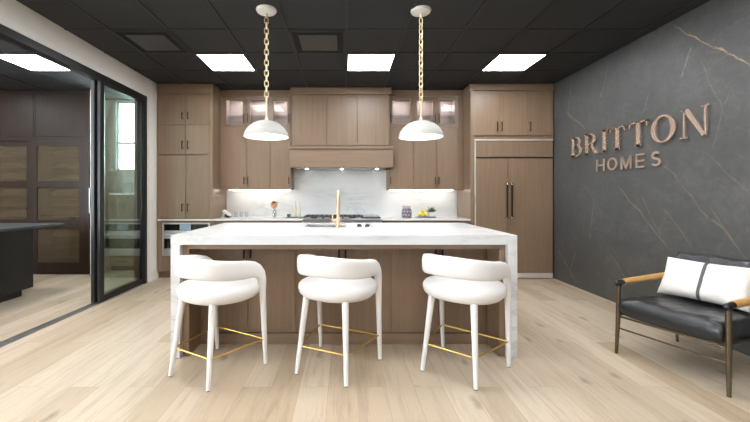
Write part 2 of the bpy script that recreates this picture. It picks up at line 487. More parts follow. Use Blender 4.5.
# neighbouring room: end wall with its window, side wall with an added unseen one
wz0, wz1 = 1.70, 2.955
wins = [(-4.09, -3.16)]
bm = B()
xs = [XO, wins[0][0], wins[0][1], XL-WT]
for a, b in ((0,1), (2,3)): box(bm, xs[a], xs[b], YO, YO+.1, 0, CEIL)
box(bm, wins[0][0], wins[0][1], YO, YO+.1, 0, wz0); box(bm, wins[0][0], wins[0][1], YO, YO+.1, wz1, CEIL)
struct('wall_far', bm, M['wall'])
struct('wall_pier', box(B(), -4.095, -3.99, 5.75, 5.95, 0, CEIL), M['wall'])
bm = B()
box(bm, XO-.1, XO, Y0, -2.7, 0, CEIL); box(bm, XO-.1, XO, 1.8, YO, 0, CEIL); box(bm, XO-.1, XO, -2.7, 1.8, 0, .8); box(bm, XO-.1, XO, -2.7, 1.8, 2.7, CEIL)
struct('wall_side', bm, M['wall'])
bm = B()
for y in (-2.7, -1.22, .26, 1.76): box(bm, XO-.08, XO-.02, y, y+.04, .8, 2.7)
box(bm, XO-.08, XO-.02, -2.7, 1.8, .8, .84); box(bm, XO-.08, XO-.02, -2.7, 1.8, 2.66, 2.7)
wo = struct('window_2', bm, M['trim'])  # unseen window, added to let cool daylight onto the neighbouring floor
for a in (-2.66, -1.18, .30): build('glass_pane', box(B(), XO-.053, XO-.047, a, a+1.44, .84, 2.66), M['pane'], wo)
for i, (a, b) in enumerate(wins):
    z0 = wz0
    bm = B(); w = .035
    box(bm, a, a+w, YO+.02, YO+.08, z0, wz1); box(bm, b-w, b, YO+.02, YO+.08, z0, wz1)
    box(bm, a, b, YO+.02, YO+.08, z0, z0+w); box(bm, a, b, YO+.02, YO+.08, wz1-w, wz1)
    box(bm, a, b, YO+.03, YO+.07, 2.19, 2.225)
    wo = struct('window_%d' % (i+1), bm, M['trim'])
    build('glass_pane', box(B(), a+w, b-w, YO+.046, YO+.052, z0+w, wz1-w), M['pane'], wo)

# black framed sliding glass wall in the opening
JY0, JY1 = 4.225, OY1        # fixed panel
dr = bpy.data.objects.new('door_1', None); COL.objects.link(dr); dr.location = (XL-.06, 4.7, 0); dr['kind'] = 'structure'
bm = B()
box(bm, XL-.11, XL+.004, OY0, OY1, 2.627, OZ, .004)
box(bm, XL-.11, XL+.004, OY1-.075, OY1, 0, 2.627, .004)
box(bm, XL-.11, XL+.004, OY0, OY0+.06, 0, 2.627, .004)
build('frame', bm, M['black'], dr)
bm = B()
for i in range(3): box(bm, XL-.092+i*.033, XL-.080+i*.033, OY0+.06, 4.19, 0, .007)
box(bm, XL-.105, XL, OY0+.06, OY1-.075, 0, .003)
build('floor_track', bm, M['steel'], dr)
bm = B()
px = XL-.03
box(bm, px-.02, px+.02, JY0, JY0+.075, 0.008, 2.627, .004); box(bm, px-.02, px+.02, JY1-.10, JY1-.075, 0.008, 2.627)
box(bm, px-.02, px+.02, JY0+.075, JY1-.10, 0.008, .075); box(bm, px-.02, px+.02, JY0+.075, JY1-.10, 2.60, 2.627)
fp = build('fixed_panel', bm, M['black'], dr)
build('glass_pane', box(B(), px-.004, px+.004, JY0+.075, JY1-.10, .075, 2.60), M['glass'], fp)
bm = B()
p2 = XL-.08
box(bm, p2-.02, p2+.02, 4.195, 4.265, 0.008, 2.627, .004); box(bm, p2-.02, p2+.02, JY1-.14, JY1-.075, 0.008, 2.627)
box(bm, p2-.02, p2+.02, 4.265, JY1-.14, 0.008, .075); box(bm, p2-.02, p2+.02, 4.265, JY1-.14, 2.60, 2.627)
sp = build('sliding_panel', bm, M['black'], dr)
build('glass_pane', box(B(), p2-.004, p2+.004, 4.265, JY1-.14, .075, 2.60), M['glass'], sp)
bm = B()
tube(bm, [(p2-.045, 4.215, 1.06), (p2-.045, 4.215, 1.36)], .009)
tube(bm, [(p2-.015, 4.215, 1.10), (p2-.045, 4.215, 1.10)], .007); tube(bm, [(p2-.015, 4.215, 1.32), (p2-.045, 4.215, 1.32)], .007)
build('handle', bm, M['steel'], sp, smooth=True)

# light switch on the white wall beside the pantry
sw = thing('light_switch', 'small white switch plate on the white wall beside the glass door', 'switch', (XL, 5.33, 1.1))
build('wall_plate', box(B(), XL, XL+.006, 5.295, 5.365, 1.09, 1.205, .002), M['plate'], sw)
build('rocker', box(B(), XL+.006, XL+.010, 5.318, 5.342, 1.115, 1.18, .001), M['trim'], sw)

# ---------------------------------------------------------------- ceiling fittings
def ceiling_light(cx, cy, label, group):
    t = thing('ceiling_light', label, 'ceiling light', (cx, cy, CEIL), 0, group)
    h = .277; f = .292
    bm = B(); z0, z1 = CEIL-.012, CEIL
    box(bm, cx-f, cx+f, cy-f, cy-h, z0, z1); box(bm, cx-f, cx+f, cy+h, cy+f, z0, z1)
    box(bm, cx-f, cx-h, cy-h, cy+h, z0, z1); box(bm, cx+h, cx+f, cy-h, cy+h, z0, z1)
    build('frame', bm, M['tbar'], t)
    build('diffuser', box(B(), cx-h, cx+h, cy-h, cy+h, CEIL-.009, CEIL-.002), M['panel_light'], t)
lx = [.319-3*G, .319, .319+3*G]
row = ['above the tall cabinet beside the glass door', 'above the range hood', 'above the panelled refrigerator']
for i, x in enumerate(lx): ceiling_light(x, 4.594, 'square white lit ceiling panel '+row[i], 'lit ceiling panels')
for j, yy in enumerate((4.594-3*G-.02, 4.594-6*G, 4.594-9*G, 4.594-12*G)):  # rearmost row added for more frontal light
    for i, x in enumerate(lx):
        ceiling_light(x, yy, 'square white lit ceiling panel out of view in front of the island', 'ceiling panels out of view')
ceiling_light(-3.98, 4.594, 'square lit ceiling panel in the neighbouring room above the black table', 'lit ceiling panels')
for yy in (2.75, .9, -1.0, -3.0):  # rows here and below, unseen, added to brighten the neighbouring room
    ceiling_light(-3.98-.0, yy, 'square lit ceiling panel out of view in the neighbouring room', 'neighbouring room panels out of view')
for yy in (4.594, 2.75, .9): ceiling_light(-5.81, yy, 'square lit ceiling panel out of view in the neighbouring room', 'neighbouring room panels out of view')

def ceiling_vent(cx, cy, label):
    t = thing('ceiling_vent', label, 'vent', (cx, cy, CEIL), 0, 'black ceiling vents')
    h, f = .268, .292
    bm = B()
    for (a, b, c, d) in ((-f, f, -f, -h), (-f, f, h, f), (-f, -h, -h, h), (h, f, -h, h)):
        box(bm, cx+a, cx+b, cy+c, cy+d, CEIL-.014, CEIL, .003)
    build('frame', bm, M['tbar'], t)
    build('recess', box(B(), cx-h, cx+h, cy-h, cy+h, CEIL-.003, CEIL), M['recess'], t)
    build('plaque', box(B(), cx-.205, cx+.205, cy-.205, cy+.205, CEIL-.016, CEIL-.004, .004), plain('vent_plaque', srgb(62,62,64), .4, .2), t)
ceiling_vent(.319-G, 4.594-G, 'square black ceiling vent between the two hanging lamps')
ceiling_vent(.319-4*G, 4.594-G, 'square black ceiling vent near the white wall')

# ---------------------------------------------------------------- cabinetry
RIM = .012
def door_bm(x0, x1, z0, z1, yf, glassy=False, th=.02, rim=.016):
    """slab door facing -Y whose face is at yf, with a slim raised border"""
    bm = B(); g = .0026
    x0 += g; x1 -= g; z0 += g; z1 -= g
    if glassy:
        r = .055
        box(bm, x0, x0+r, yf, yf+th, z0, z1, .002); box(bm, x1-r, x1, yf, yf+th, z0, z1, .002)
        box(bm, x0+r, x1-r, yf, yf+th, z0, z0+r, .002); box(bm, x0+r, x1-r, yf, yf+th, z1-r, z1, .002)
    else:
        box(bm, x0+.002, x1-.002, yf+.004, yf+th, z0+.002, z1-.002)
        box(bm, x0, x0+rim, yf, yf+th, z0, z1, .0015); box(bm, x1-rim, x1, yf, yf+th, z0, z1, .0015)
        box(bm, x0+rim, x1-rim, yf, yf+th, z0, z0+rim, .0015); box(bm, x0+rim, x1-rim, yf, yf+th, z1-rim, z1, .0015)
    return bm

def pull(parent, x, z0, z1, yf, r=.0065, mat='bronze'):
    bm = B()
    tube(bm, [(x, yf-.032, z0), (x, yf-.032, z1)], r, 10)
    for z in (z0+.012, z1-.012): tube(bm, [(x, yf+.004, z), (x, yf-.032, z)], r*.8, 8)
    return build('handle', bm, M[mat], parent, smooth=True)

def door(parent, x0, x1, z0, z1, yf, hx=None, hz=None, glassy=False, mat='wood'):
    d = build('door', door_bm(x0, x1, z0, z1, yf, glassy), M[mat], parent)
    if glassy: build('glass_pane', box(B(), x0+.054, x1-.054, yf+.008, yf+.012, z0+.054, z1-.054), M['pane'], d)
    if hx is not None: pull(d, hx, hz[0], hz[1], yf)
    return d

CT, CU = .908, .884            # back counter top and underside
# --- tall pantry on the counter by the glass door
px0, px1 = XL+.022, WX(212.5, YF)
t = thing('pantry_cabinet', 'tall taupe wood cabinet with six doors standing on the counter beside the white wall', 'cabinet', ((px0+px1)/2, YF+.3, CT))
bm = B()
box(bm, px0, px1, YF+.022, YB-.001, CT, WZ(91, YF)+.03)
box(bm, px1-.05, px1, YF+.002, YF+.022, CT, WZ(91, YF)+.03, .002)
box(bm, px0, px0+.022, YF+.002, YF+.022, CT, WZ(91, YF)+.03, .002)
build('body', bm, M['wood'], t)
build('cornice', box(B(), px0, px1+.012, YF-.012, YB-.002, WZ(93, YF), CEIL-.009, .004), M['wood_h'], t)
xm = WX(185.6, YF)
rows = [((124.7, 95.5), (119.5, 112.5)), ((154.3, 124.9), (149, 141)), ((218.2, 154.6), (211.5, 203.5))]
for (za, zb), (ha, hb) in rows:
    z0, z1 = WZ(za, YF), WZ(zb, YF)
    if z0 < CT: z0 = CT+.003
    door(t, px0+.022, xm, z0, z1, YF, xm-.045, (WZ(ha, YF), WZ(hb, YF)))
    door(t, xm, px1-.05, z0, z1, YF, xm+.04, (WZ(ha, YF), WZ(hb, YF)))

# --- wall cabinets either side of the hood
YU = 5.78
UB = WZ(189.7, YU)
def upper(name_label, x0, x1, fill, divs, hand, hl):
    """x0..x1 doors; fill = filler extents; divs door edges"""
    lo, hi = min(x0, fill[0]), max(x1, fill[1])
    t = thing('wall_cabinet', name_label, 'cabinet', ((lo+hi)/2, YU+.16, UB), 0, 'wall cabinets flanking the hood')
    zg0, zg1 = WZ(127.9, YU), WZ(96.5, YU)
    bm = B()
    box(bm, lo, hi, YU+.022, YB-.014, UB+.018, zg0)
    box(bm, lo, lo+.018, YU+.022, YB-.014, zg0, zg1+.02); box(bm, hi-.018, hi, YU+.022, YB-.014, zg0, zg1+.02)
    box(bm, lo, hi, YB-.03, YB-.014, zg0, zg1+.02); box(bm, lo, hi, YU+.022, YB-.014, zg1, zg1+.02)
    if fill[1] > fill[0]: box(bm, fill[0], fill[1], YU+.002, YU+.022, UB, zg1+.02, .002)
    box(bm, lo, hi, YU+.004, YB-.014, UB, UB+.018)
    for dx in divs[1:-1]: box(bm, dx-.01, dx+.01, YU+.022, YB-.03, zg0, zg1)
    build('body', bm, M['wood_in'] if False else M['wood'], t)
    for a, b in zip(divs, divs[1:]):
        bm = B(); i0, i1 = a+.011, b-.011
        box(bm, i0, i1, YB-.034, YB-.031, zg0+.004, zg1); box(bm, i0, i0+.003, YU+.024, YB-.034, zg0+.004, zg1); box(bm, i1-.003, i1, YU+.024, YB-.034, zg0+.004, zg1)
        box(bm, i0, i1, YU+.024, YB-.034, zg0+.001, zg0+.004)
        build('lining', bm, M['wood_in'], t)
    build('cornice', box(B(), lo, hi, YU-.008, YB-.014, zg1+.003, CEIL-.009, .003), M['wood_h'], t)
    for i in range(3):
        a, b = divs[i], divs[i+1]
        hx = (a+.03) if hand[i] < 0 else (b-.03)
        door(t, a, b, UB, zg0, YU, hx, (WZ(184.3, YU), WZ(177, YU)))
        door(t, a, b, zg0, zg1, YU, hx, (WZ(123, YU), WZ(114, YU)), glassy=True)
        c = (a+b)/2
        build('puck_light', lathe(B(), [(0,0),(.032,0),(.032,.010),(0,.010)], (c, YU+.11, zg1-.010), 16), M['puck_light'], t)
        build('shelf', box(B(), a+.012, b-.012, YU+.05, YB-.032, zg0+.20, zg0+.212), M['clear'], t)
    build('strip_light', box(B(), divs[0]+.05, divs[3]-.04, YU+.17, YU+.19, UB-.008, UB-.0005), M['strip_light'], t)
    return t
la, lb = WX(222.8, YU), -.874
upper('taupe wall cabinet with three lit glass doors between the tall cabinet and the hood', la, lb, (px1+.003, la),
      [la, WX(246.2, YU), WX(270, YU), lb], (1, -1, 1), None)
ra, rb = .704, WX(458.5, YU)
TX0 = 1.912
upper('taupe wall cabinet with three lit glass doors between the hood and the refrigerator', ra, rb, (rb, TX0-.003),
      [ra, WX(413.5, YU), WX(436.8, YU), rb], (-1, 1, -1), None)

# --- range hood
YH = 5.66
hx0, hx1 = -.868, .698
t = thing('range_hood', 'wide taupe wood panelled range hood above the cooktop', 'range hood', (-.08, 5.85, WZ(168, YH)))
zl = WZ(149, YH)
bm = B()
box(bm, hx0, hx1, YU+.0, YB-.014, WZ(168, YH)+.03, WZ(94, YH)+.03)
box(bm, -.838, .711, YH+.022, YU-.010, zl, WZ(94, YH)+.03)
build('body', bm, M['wood'], t)
build('cornice', box(B(), -.862, .735, YH-.025, YU-.010, WZ(94.5, YH), CEIL-.009, .006), M['wood_h'], t)
xs = [-.815, WX(326.5, YH), WX(357.5, YH), .69]
for a, b in zip(xs, xs[1:]):
    build('front_panel', door_bm(a, b, WZ(145.5, YH), WZ(95.5, YH), YH), M['wood'], t)
YC = 5.60
build('ledge', box(B(), -.875, .765, YC-.025, YU-.010, WZ(149, YC), WZ(146.3, YC), .004), M['wood_h'], t)
build('lower_box', box(B(), -.862, .752, YC, YU-.010, WZ(167.5, YC), WZ(149, YC), .003), M['wood_h'], t)
bm = B()
box(bm, -.80, .69, YC+.04, YB-.05, WZ(168, YC)+.006, WZ(168, YC)+.02)
for k in range(3): box(bm, -.72+k*.48, -.30+k*.48, YC+.10, YB-.12, WZ(168, YC)+.0, WZ(168, YC)+.006)
build('filter_insert', bm, M['steel'], t)
for k in (-.62, -.05, .52):
    build('hood_light', lathe(B(), [(0,0),(.018,0),(.018,.004),(0,.004)], (k, YC+.22, WZ(168, YC)-.003), 16), M['hood_light'], t)

# --- refrigerator wall
tx1 = WX(553.3, YF)
fz0 = WZ(139.3, YF)
xf0, xf1 = WX(474.6, YF), WX(553, YF)
t = thing('refrigerator_surround', 'tall taupe cabinet around and above the panelled refrigerator', 'cabinet', (2.5, YF+.3, 0))
bm = B()
box(bm, TX0, xf0-.006, YF, YB-.001, 0, WZ(91, YF)+.02, .002)
box(bm, xf0-.006, tx1+.0, YF+.022, YB-.001, fz0+.004, WZ(91, YF)+.02)
box(bm, tx1-.012, tx1, YF+.0, YF+.024, fz0+.004, WZ(91, YF)+.02)
build('body', bm, M['wood'], t)
build('side_filler', box(B(), tx1+.0, XR-.002, YF+.03, YF+.05, 0, CEIL-.009), M['black'], t)
build('cornice', box(B(), TX0-.012, tx1, YF-.012, YB-.001, WZ(90.3, YF), CEIL-.009, .004), M['wood_h'], t)
dz = (WZ(135.4, YF), WZ(91, YF)); hz = (WZ(131.5, YF), WZ(122, YF))
e = [WX(472.7, YF), WX(499, YF), WX(527.7, YF), tx1-.014]
door(t, e[0], e[1], dz[0], dz[1], YF-.002, WX(496.8, YF), hz)
door(t, e[1], e[2], dz[0], dz[1], YF-.002, WX(501.4, YF), hz)
door(t, e[2], e[3], dz[0], dz[1], YF-.002, WX(529.7, YF), hz)

t = thing('refrigerator', 'built-in refrigerator with two taupe wood doors and long dark handles', 'refrigerator', ((xf0+xf1)/2, YF+.3, 0))
build('cabinet_shell', box(B(), xf0, xf1, YF+.03, YB-.02, 0.01, fz0), M['black'], t)
bm = B(); w = .020
box(bm, xf0, xf1, YF-.006, YF+.03, fz0-w, fz0, .002); box(bm, xf0, xf0+w, YF-.006, YF+.03, .12, fz0-w, .002)
build('steel_trim', bm, M['satin_alu'], t)
zsplit = WZ(157.6, YF)
build('top_panel', door_bm(xf0+w, xf1, zsplit+.007, fz0-w, YF, th=.03, rim=.004), M['wood'], t)
xm = WX(508.1, YF); zb = WZ(273, YF)
for a, b, hx in ((xf0+w, xm, xm-.034), (xm, xf1, xm+.036)):
    d = build('door', door_bm(a+.001, b-.001, zb, zsplit-.007, YF, th=.03, rim=.004), M['wood'], t)
    z0, z1 = WZ(218.5, YF), WZ(183, YF)
    bm = B(); tube(bm, [(hx, YF-.055, z0+.02), (hx, YF-.055, z1-.02)], .013, 14)
    h = build('handle', bm, M['bronze'], d, smooth=True, label='dark knurled bar handle')
    bm = B()
    for za, zb2 in ((z0, z0+.028), (z1-.028, z1)):
        tube(bm, [(hx, YF-.055, za), (hx, YF-.055, zb2)], .0165, 14)
        zc = (za+zb2)/2; tube(bm, [(hx, YF-.055, zc), (hx, YF+.004, zc)], .009, 10)
    build('end_collar', bm, M['copper'], h, smooth=True)
build('kick_plate', box(B(), xf0, xf1, YF+.0, YF+.03, .012, .085, .002), M['satin_alu'], t)

# --- base cabinets under the back counter
OX0, OX1 = WX(162.4, YF), WX(210, YF)
t = thing('base_cabinet', 'low taupe base cabinet holding the steel oven beside the white wall', 'cabinet', ((px0+OX1)/2, YF+.3, 0))
bm = B()
box(bm, px0, OX0, YF+.0, YB-.001, .10, CU); box(bm, OX1, px1+.02, YF, YB-.001, .10, CU)
box(bm, OX0, OX1, YF+.02, YB-.001, .10, WZ(256, YF)-.004)
box(bm, OX0, OX1, YF+.0, YB-.001, WZ(223, YF)+.002, CU)
box(bm, px0, px1+.02, YF+.07, YB-.001, 0, .10)
build('body', bm, M['wood'], t)
d = build('drawer', door_bm(OX0-.01, OX1+.01, .105, WZ(256.5, YF), YF), M['wood'], t)
bm = B(); zc = WZ(261.5, YF); xc = (OX0+OX1)/2
tube(bm, [(xc-.09, YF-.03, zc), (xc+.09, YF-.03, zc)], .0065, 10)
for s in (-.07, .07): tube(bm, [(xc+s, YF+.004, zc), (xc+s, YF-.03, zc)], .005, 8)
build('handle', bm, M['bronze'], d, smooth=True)

t = thing('oven', 'built-in steel undercounter oven with black glass beneath the tall cabinet', 'oven', (xc, YF+.3, WZ(256, YF)))
z0, z1 = WZ(255.8, YF), WZ(223, YF)
bm = B(); w = .028
box(bm, OX0+.002, OX1-.002, YF+.02, YB-.03, z0, z1)
box(bm, OX0+.002, OX0+w, YF-.012, YF+.02, z0, z1, .003); box(bm, OX1-w, OX1-.002, YF-.012, YF+.02, z0, z1, .003)
box(bm, OX0+w, OX1-w, YF-.012, YF+.02, z1-.018, z1, .003); box(bm, OX0+w, OX1-w, YF-.012, YF+.02, z0, WZ(248.5, YF), .003)
box(bm, OX0+w, OX1-w, YF-.010, YF+.02, WZ(238.5, YF), WZ(230.6, YF), .003)
build('steel_housing', bm, M['steel'], t)
cp = build('control_panel', box(B(), OX0+w, OX1-w, YF-.008, YF+.02, WZ(230.6, YF), z1-.018), M['oven_glass'], t)
build('display', box(B(), WX(180, YF), WX(191, YF), YF-.0095, YF-.008, WZ(230, YF), WZ(224.4, YF)), M['display'], cp)
build('glass_window', box(B(), OX0+w, OX1-w, YF-.006, YF+.02, WZ(248.5, YF), WZ(238.5, YF)), M['oven_glass'], t)
bm = B(); zc = WZ(234.5, YF)
tube(bm, [(OX0+.05, YF-.05, zc), (OX1-.05, YF-.05, zc)], .013, 12)
for x in (OX0+.09, OX1-.09): tube(bm, [(x, YF-.05, zc), (x, YF, zc)], .008, 8)
build('handle', bm, M['steel'], t, smooth=True)

for (a, b, lab, nd) in ((px1+.022, -.66, 'low taupe base cabinet under the counter between the steel oven and the cooktop', 3),
                        (.57, TX0-.002, 'low taupe base cabinet under the counter between cooktop and refrigerator', 3)):
    t = thing('base_cabinet', lab, 'cabinet', ((a+b)/2, YF+.3, 0))
    bm = B(); box(bm, a, b, YF+.022, YB-.001, .10, CU); box(bm, a, b, YF+.07, YB-.001, 0, .10)
    build('body', bm, M['wood'], t)
    for k in range(nd):
        xa, xb = a+(b-a)*k/nd, a+(b-a)*(k+1)/nd
        door(t, xa, xb, .105, CU-.03, YF, xb-.04, (CU-.20, CU-.09))

# counter slab, cut round the cooktop
RX0, RX1 = -.655, .565
bm = B()
box(bm, XL+.019, RX0, YF-.022, YB-.001, CU, CT, .003)
box(bm, RX1, TX0-.002, YF-.022, YB-.001, CU, CT, .003)
box(bm, RX0, RX1, 6.04, YB-.001, CU, CT)
tag(build('countertop', bm, M['counter']), 'long white stone countertop along the back wall under the backsplash', 'countertop')
bm = B()
box(bm, px1+.002, TX0-.002, YB-.012, YB, CT, UB+.05)
box(bm, -.872, .702, YB-.012, YB, UB+.05, WZ(168, YH)+.10)
o = build('backsplash', bm, M['splash']); o['kind'] = 'structure'

# ---------------------------------------------------------------- rangetop
t = thing('rangetop', 'wide gas rangetop with black grates set into the back counter under the hood', 'cooktop', ((RX0+RX1)/2, 5.75, CU-.1))
build('body', box(B(), RX0+.002, RX1-.002, YF-.03, 6.038, CU-.10, CT+.006, .004), M['steel'], t)
for k in range(3):
    a = -.63+k*.30; b = a+.288; bm = B(); zt = CT+.034
    for yy in (5.50, 5.74, 5.98): tube(bm, [(a, yy, zt), (b, yy, zt)], .0085, 6)
    for s in range(5): tube(bm, [(a+(b-a)*s/4, 5.50, zt), (a+(b-a)*s/4, 5.98, zt)], .0085, 6)
    for xx in (a, b):
        for yy in (5.50, 5.98): tube(bm, [(xx, yy, CT+.004), (xx, yy, zt)], .009, 6)
    build('grate', bm, M['iron'], t)
    for yy in (5.62, 5.86):
        build('burner', lathe(B(), [(0,0),(.05,0),(.05,.018),(.03,.026),(0,.026)], ((a+b)/2, yy, CT+.006), 20), M['iron'], t, smooth=True)
build('griddle_surround', box(B(), .275, .545, 5.47, 6.02, CT+.005, CT+.03, .004), M['iron'], t)
build('griddle_cover', box(B(), .295, .505, 5.52, 6.00, CT+.03, CT+.046, .006), M['steel'], t)
for k in range(7):
    c = (-.55+k*.168, YF-.03, CU-.045)
    bm = B(); tube(bm, [c, (c[0], c[1]-.035, c[2])], [.024, .020], 16)
    build('knob', bm, M['steel'], t, smooth=True)
t_ = thing('oven_cabinet', 'taupe base cabinet directly beneath the gas rangetop', 'cabinet', ((RX0+RX1)/2, 5.75, 0))
bm = B(); box(bm, -.655, .565, YF+.022, YB-.001, .10, CU-.102); box(bm, -.655, .565, YF+.07, YB-.001, 0, .10)
build('body', bm, M['wood'], t_)
for a, b in ((-.655, -.045), (-.045, .565)): build('drawer', door_bm(a, b, .105, CU-.11, YF), M['wood'], t_)

# ---------------------------------------------------------------- island
IX0, IX1, IY0, IY1 = -1.361, 1.345, 2.792, 4.058
IT, ITH, IW = .961, .074, .074
SX0, SX1, SY0, SY1 = -.40, .27, 3.53, 3.93       # sink cut-out
bm = B()
z0 = IT-ITH
box(bm, IX0, IX0+IW, IY0, IY1, 0.001, IT, .003)
box(bm, IX1-IW, IX1, IY0, IY1, 0.001, IT, .003)
box(bm, IX0+IW-.002, IX1-IW+.002, IY0, SY0, z0, IT, .0)
box(bm, IX0+IW-.002, IX1-IW+.002, SY1, IY1, z0, IT, .0)
box(bm, IX0+IW-.002, SX0, SY0, SY1, z0, IT); box(bm, SX1, IX1-IW+.002, SY0, SY1, z0, IT)
tag(build('island_worktop', bm, M['counter']), 'thick white stone island worktop with waterfall ends behind the stools', 'worktop')

ix0, ix1 = IX0+IW+.002, IX1-IW-.002
YCB = 3.07
t = thing('kitchen_island', 'taupe wood island cabinet under the thick white worktop behind three stools', 'island', ((ix0+ix1)/2, 3.5, 0))
zt = z0-.002
bm = B()
fl = WX(199.5, YCB); fr = WX(486, YCB)
box(bm, ix0+.05, ix1-.05, YCB+.022, SY0-.03, .0, zt); box(bm, ix0+.05, ix1-.05, SY1+.03, IY1-.03, 0, zt)
box(bm, ix0+.05, SX0-.03, SY0-.03, SY1+.03, 0, zt); box(bm, SX1+.03, ix1-.05, SY0-.03, SY1+.03, 0, zt)
build('body', bm, M['wood'], t)
for a, b in ((ix0, ix0+.05), (ix1-.05, ix1)):
    build('end_panel', box(B(), a, b, 2.835, IY1-.03, .001, zt, .002), M['wood'], t)
build('top_rail', box(B(), ix0+.05, ix1-.05, 2.825, 2.85, zt-.037, zt, .002), M['wood_h'], t)
build('base_moulding', box(B(), ix0+.05, ix1-.05, YCB-.012, YCB+.022, .001, .092, .004), M['wood_h'], t)
e = [WX(x, YCB) for x in (200.5, 248, 295.2, 342.3, 391, 438.5, 485.5)]
for a, b in ((ix0+.05, e[0]), (e[-1], ix1-.05)): build('filler', box(B(), a, b, YCB, YCB+.022, .094, zt), M['wood'], t)
for k in range(6):
    hx = e[k+1]-.028 if k % 2 == 0 else e[k]+.028
    d = build('door', door_bm(e[k], e[k+1], .096, zt-.035, YCB), M['wood'], t)
    bm = B(); zc = WZ(252.5, YCB)
    tube(bm, [(hx, YCB-.03, zc-.045), (hx, YCB-.03, zc+.03)], .0085, 10); tube(bm, [(hx, YCB+.004, zc), (hx, YCB-.03, zc)], .006, 8)
    build('handle', bm, M['bronze'], d, smooth=True)

# sink and what stands in it
t = thing('sink', 'stainless undermount sink set into the white island top', 'sink', ((SX0+SX1)/2, (SY0+SY1)/2, IT-.26))
bm = B(); zb = IT-.25; w = .006; zt2 = z0-.0
a, b, c, d = SX0-.006, SX1+.006, SY0-.006, SY1+.006
box(bm, a, b, c, d, zb-w, zb); box(bm, a, a+w, c, d, zb, zt2-.001); box(bm, b-w, b, c, d, zb, zt2-.001); box(bm, a, b, c, c+w, zb, zt2-.001); box(bm, a, b, d-w, d, zb, zt2-.001)
build('basin', bm, plain('brushed_dark_steel', srgb(112,114,116), .35, .9), t)
build('drain', lathe(B(), [(0,0),(.045,0),(.045,.004),(.02,.004),(0,.002)], (-.1, 3.75, zb), 20), M['iron'], t)
bm = B()
zr = IT-.028
for x in [SX0+.02+k*.026 for k in range(14)]: tube(bm, [(x, SY0+.012, zr), (x, SY1-.012, zr)], .008, 6)
for y in (SY0+.015, SY1-.015): tube(bm, [(SX0+.004, y, zr-.008), (SX0+.38, y, zr-.008)], .006, 6)
tag(build('drying_rack', bm, M['iron']), 'dark roll-out drying rack over the island sink beside the gold faucet', 'rack')
bm = B(); box(bm, .01, .262, SY0+.004, SY1-.004, IT-.03, IT-.006, .003)
tag(build('cutting_board', bm, M['board']), 'white cutting board over the island sink', 'cutting board')
for i, (x, y) in enumerate(((.145, 3.60), (.222, 3.575))):
    bm = B(); lathe(bm, [(0,0),(.022,0),(.026,.012),(.018,.03),(0,.032)], (x, y, IT-.006), 16)
    tag(build('sink_stopper', bm, M['iron'], smooth=True), ['small dark round stopper on the white sink board, nearer the faucet', 'small dark round stopper on the white sink board, farther from the faucet'][i], 'stopper', 'stoppers on the sink board')

# faucet
fx, fy = WX(338.3, 3.46), 3.46
t = thing('faucet', 'tall brushed gold arched faucet on the island behind the middle stool', 'faucet', (fx, fy, IT))
bm = B()
lathe(bm, [(0,0),(.027,0),(.027,.008),(.021,.012),(.021,.09),(.016,.10),(0,.10)], (fx, fy, IT), 24)
build('base', bm, M['brass'], t, smooth=True)
bm = B(); R_ = .07; zt3 = IT+.28
pts = [(fx, fy, IT+.08), (fx, fy, zt3)] + [(fx, fy+R_-R_*math.cos(a), zt3+R_*math.sin(a)) for a in [PI*k/12 for k in range(1, 13)]] + [(fx, fy+2*R_, zt3-.09)]
tube(bm, pts, .0165, 16)
build('spout', bm, M['brass'], t, smooth=True)
bm = B(); tube(bm, [(fx, fy+2*R_, zt3-.09), (fx, fy+2*R_, zt3-.15)], [.0175, .0155], 16)
build('spray_head', bm, M['brass'], t, smooth=True)
bm = B(); tube(bm, [(fx-.015, fy, IT+.065), (fx-.065, fy, IT+.065)], .018, 16)
tube(bm, [(fx-.055, fy, IT+.07), (fx-.058, fy, IT+.155)], .005, 8)
build('lever', bm, M['brass'], t, smooth=True)

# ---------------------------------------------------------------- things on the back counter
# white phone-like handset stand near the pantry
t = thing('tilted_stand', 'white slanted gadget with a black foot on the counter beside the tall cabinet', 'gadget', (-1.84, 5.9, CT))
Yq = 5.85
bm = B()
xq = WX(227.5, Yq)
def q(a, b, d): return (xq+a, Yq+d, CT+b)
prism(bm, [(-.075,.10),(-.055,.125),(.03,.07),(.052,.03),(.035,.025)], q, -.05, .05)
build('tilted_plate', bm, M['pot'], t)
bm = B(); prism(bm, [(-.03,.05),(.03,.027),(.05,.0),(-.005,.0)], q, -.045, .045)
build('foot', bm, M['black'], t)
bm = B(); prism(bm, [(-.09,.0),(-.075,.0),(-.04,.08),(-.055,.085)], q, -.04, .04)
build('rear_strut', bm, M['pot'], t)
# clear glasses next to it
for i in range(3):
    Yg = 5.93; x = WX(236+i*5.2, Yg); r = .032
    bm = B(); lathe(bm, [(0,0),(r*.85,0),(r,.095),(r-.003,.095),(r*.85-.003,.006),(0,.006)], (x, Yg, CT), 20)
    tag(build('drinking_glass', bm, M['clear'], smooth=True), ['clear drinking glass next to the white slanted gadget', 'clear drinking glass, middle of the row of three on the counter', 'clear drinking glass on the flower side of the row'][i], 'glass', 'clear glasses on the back counter')
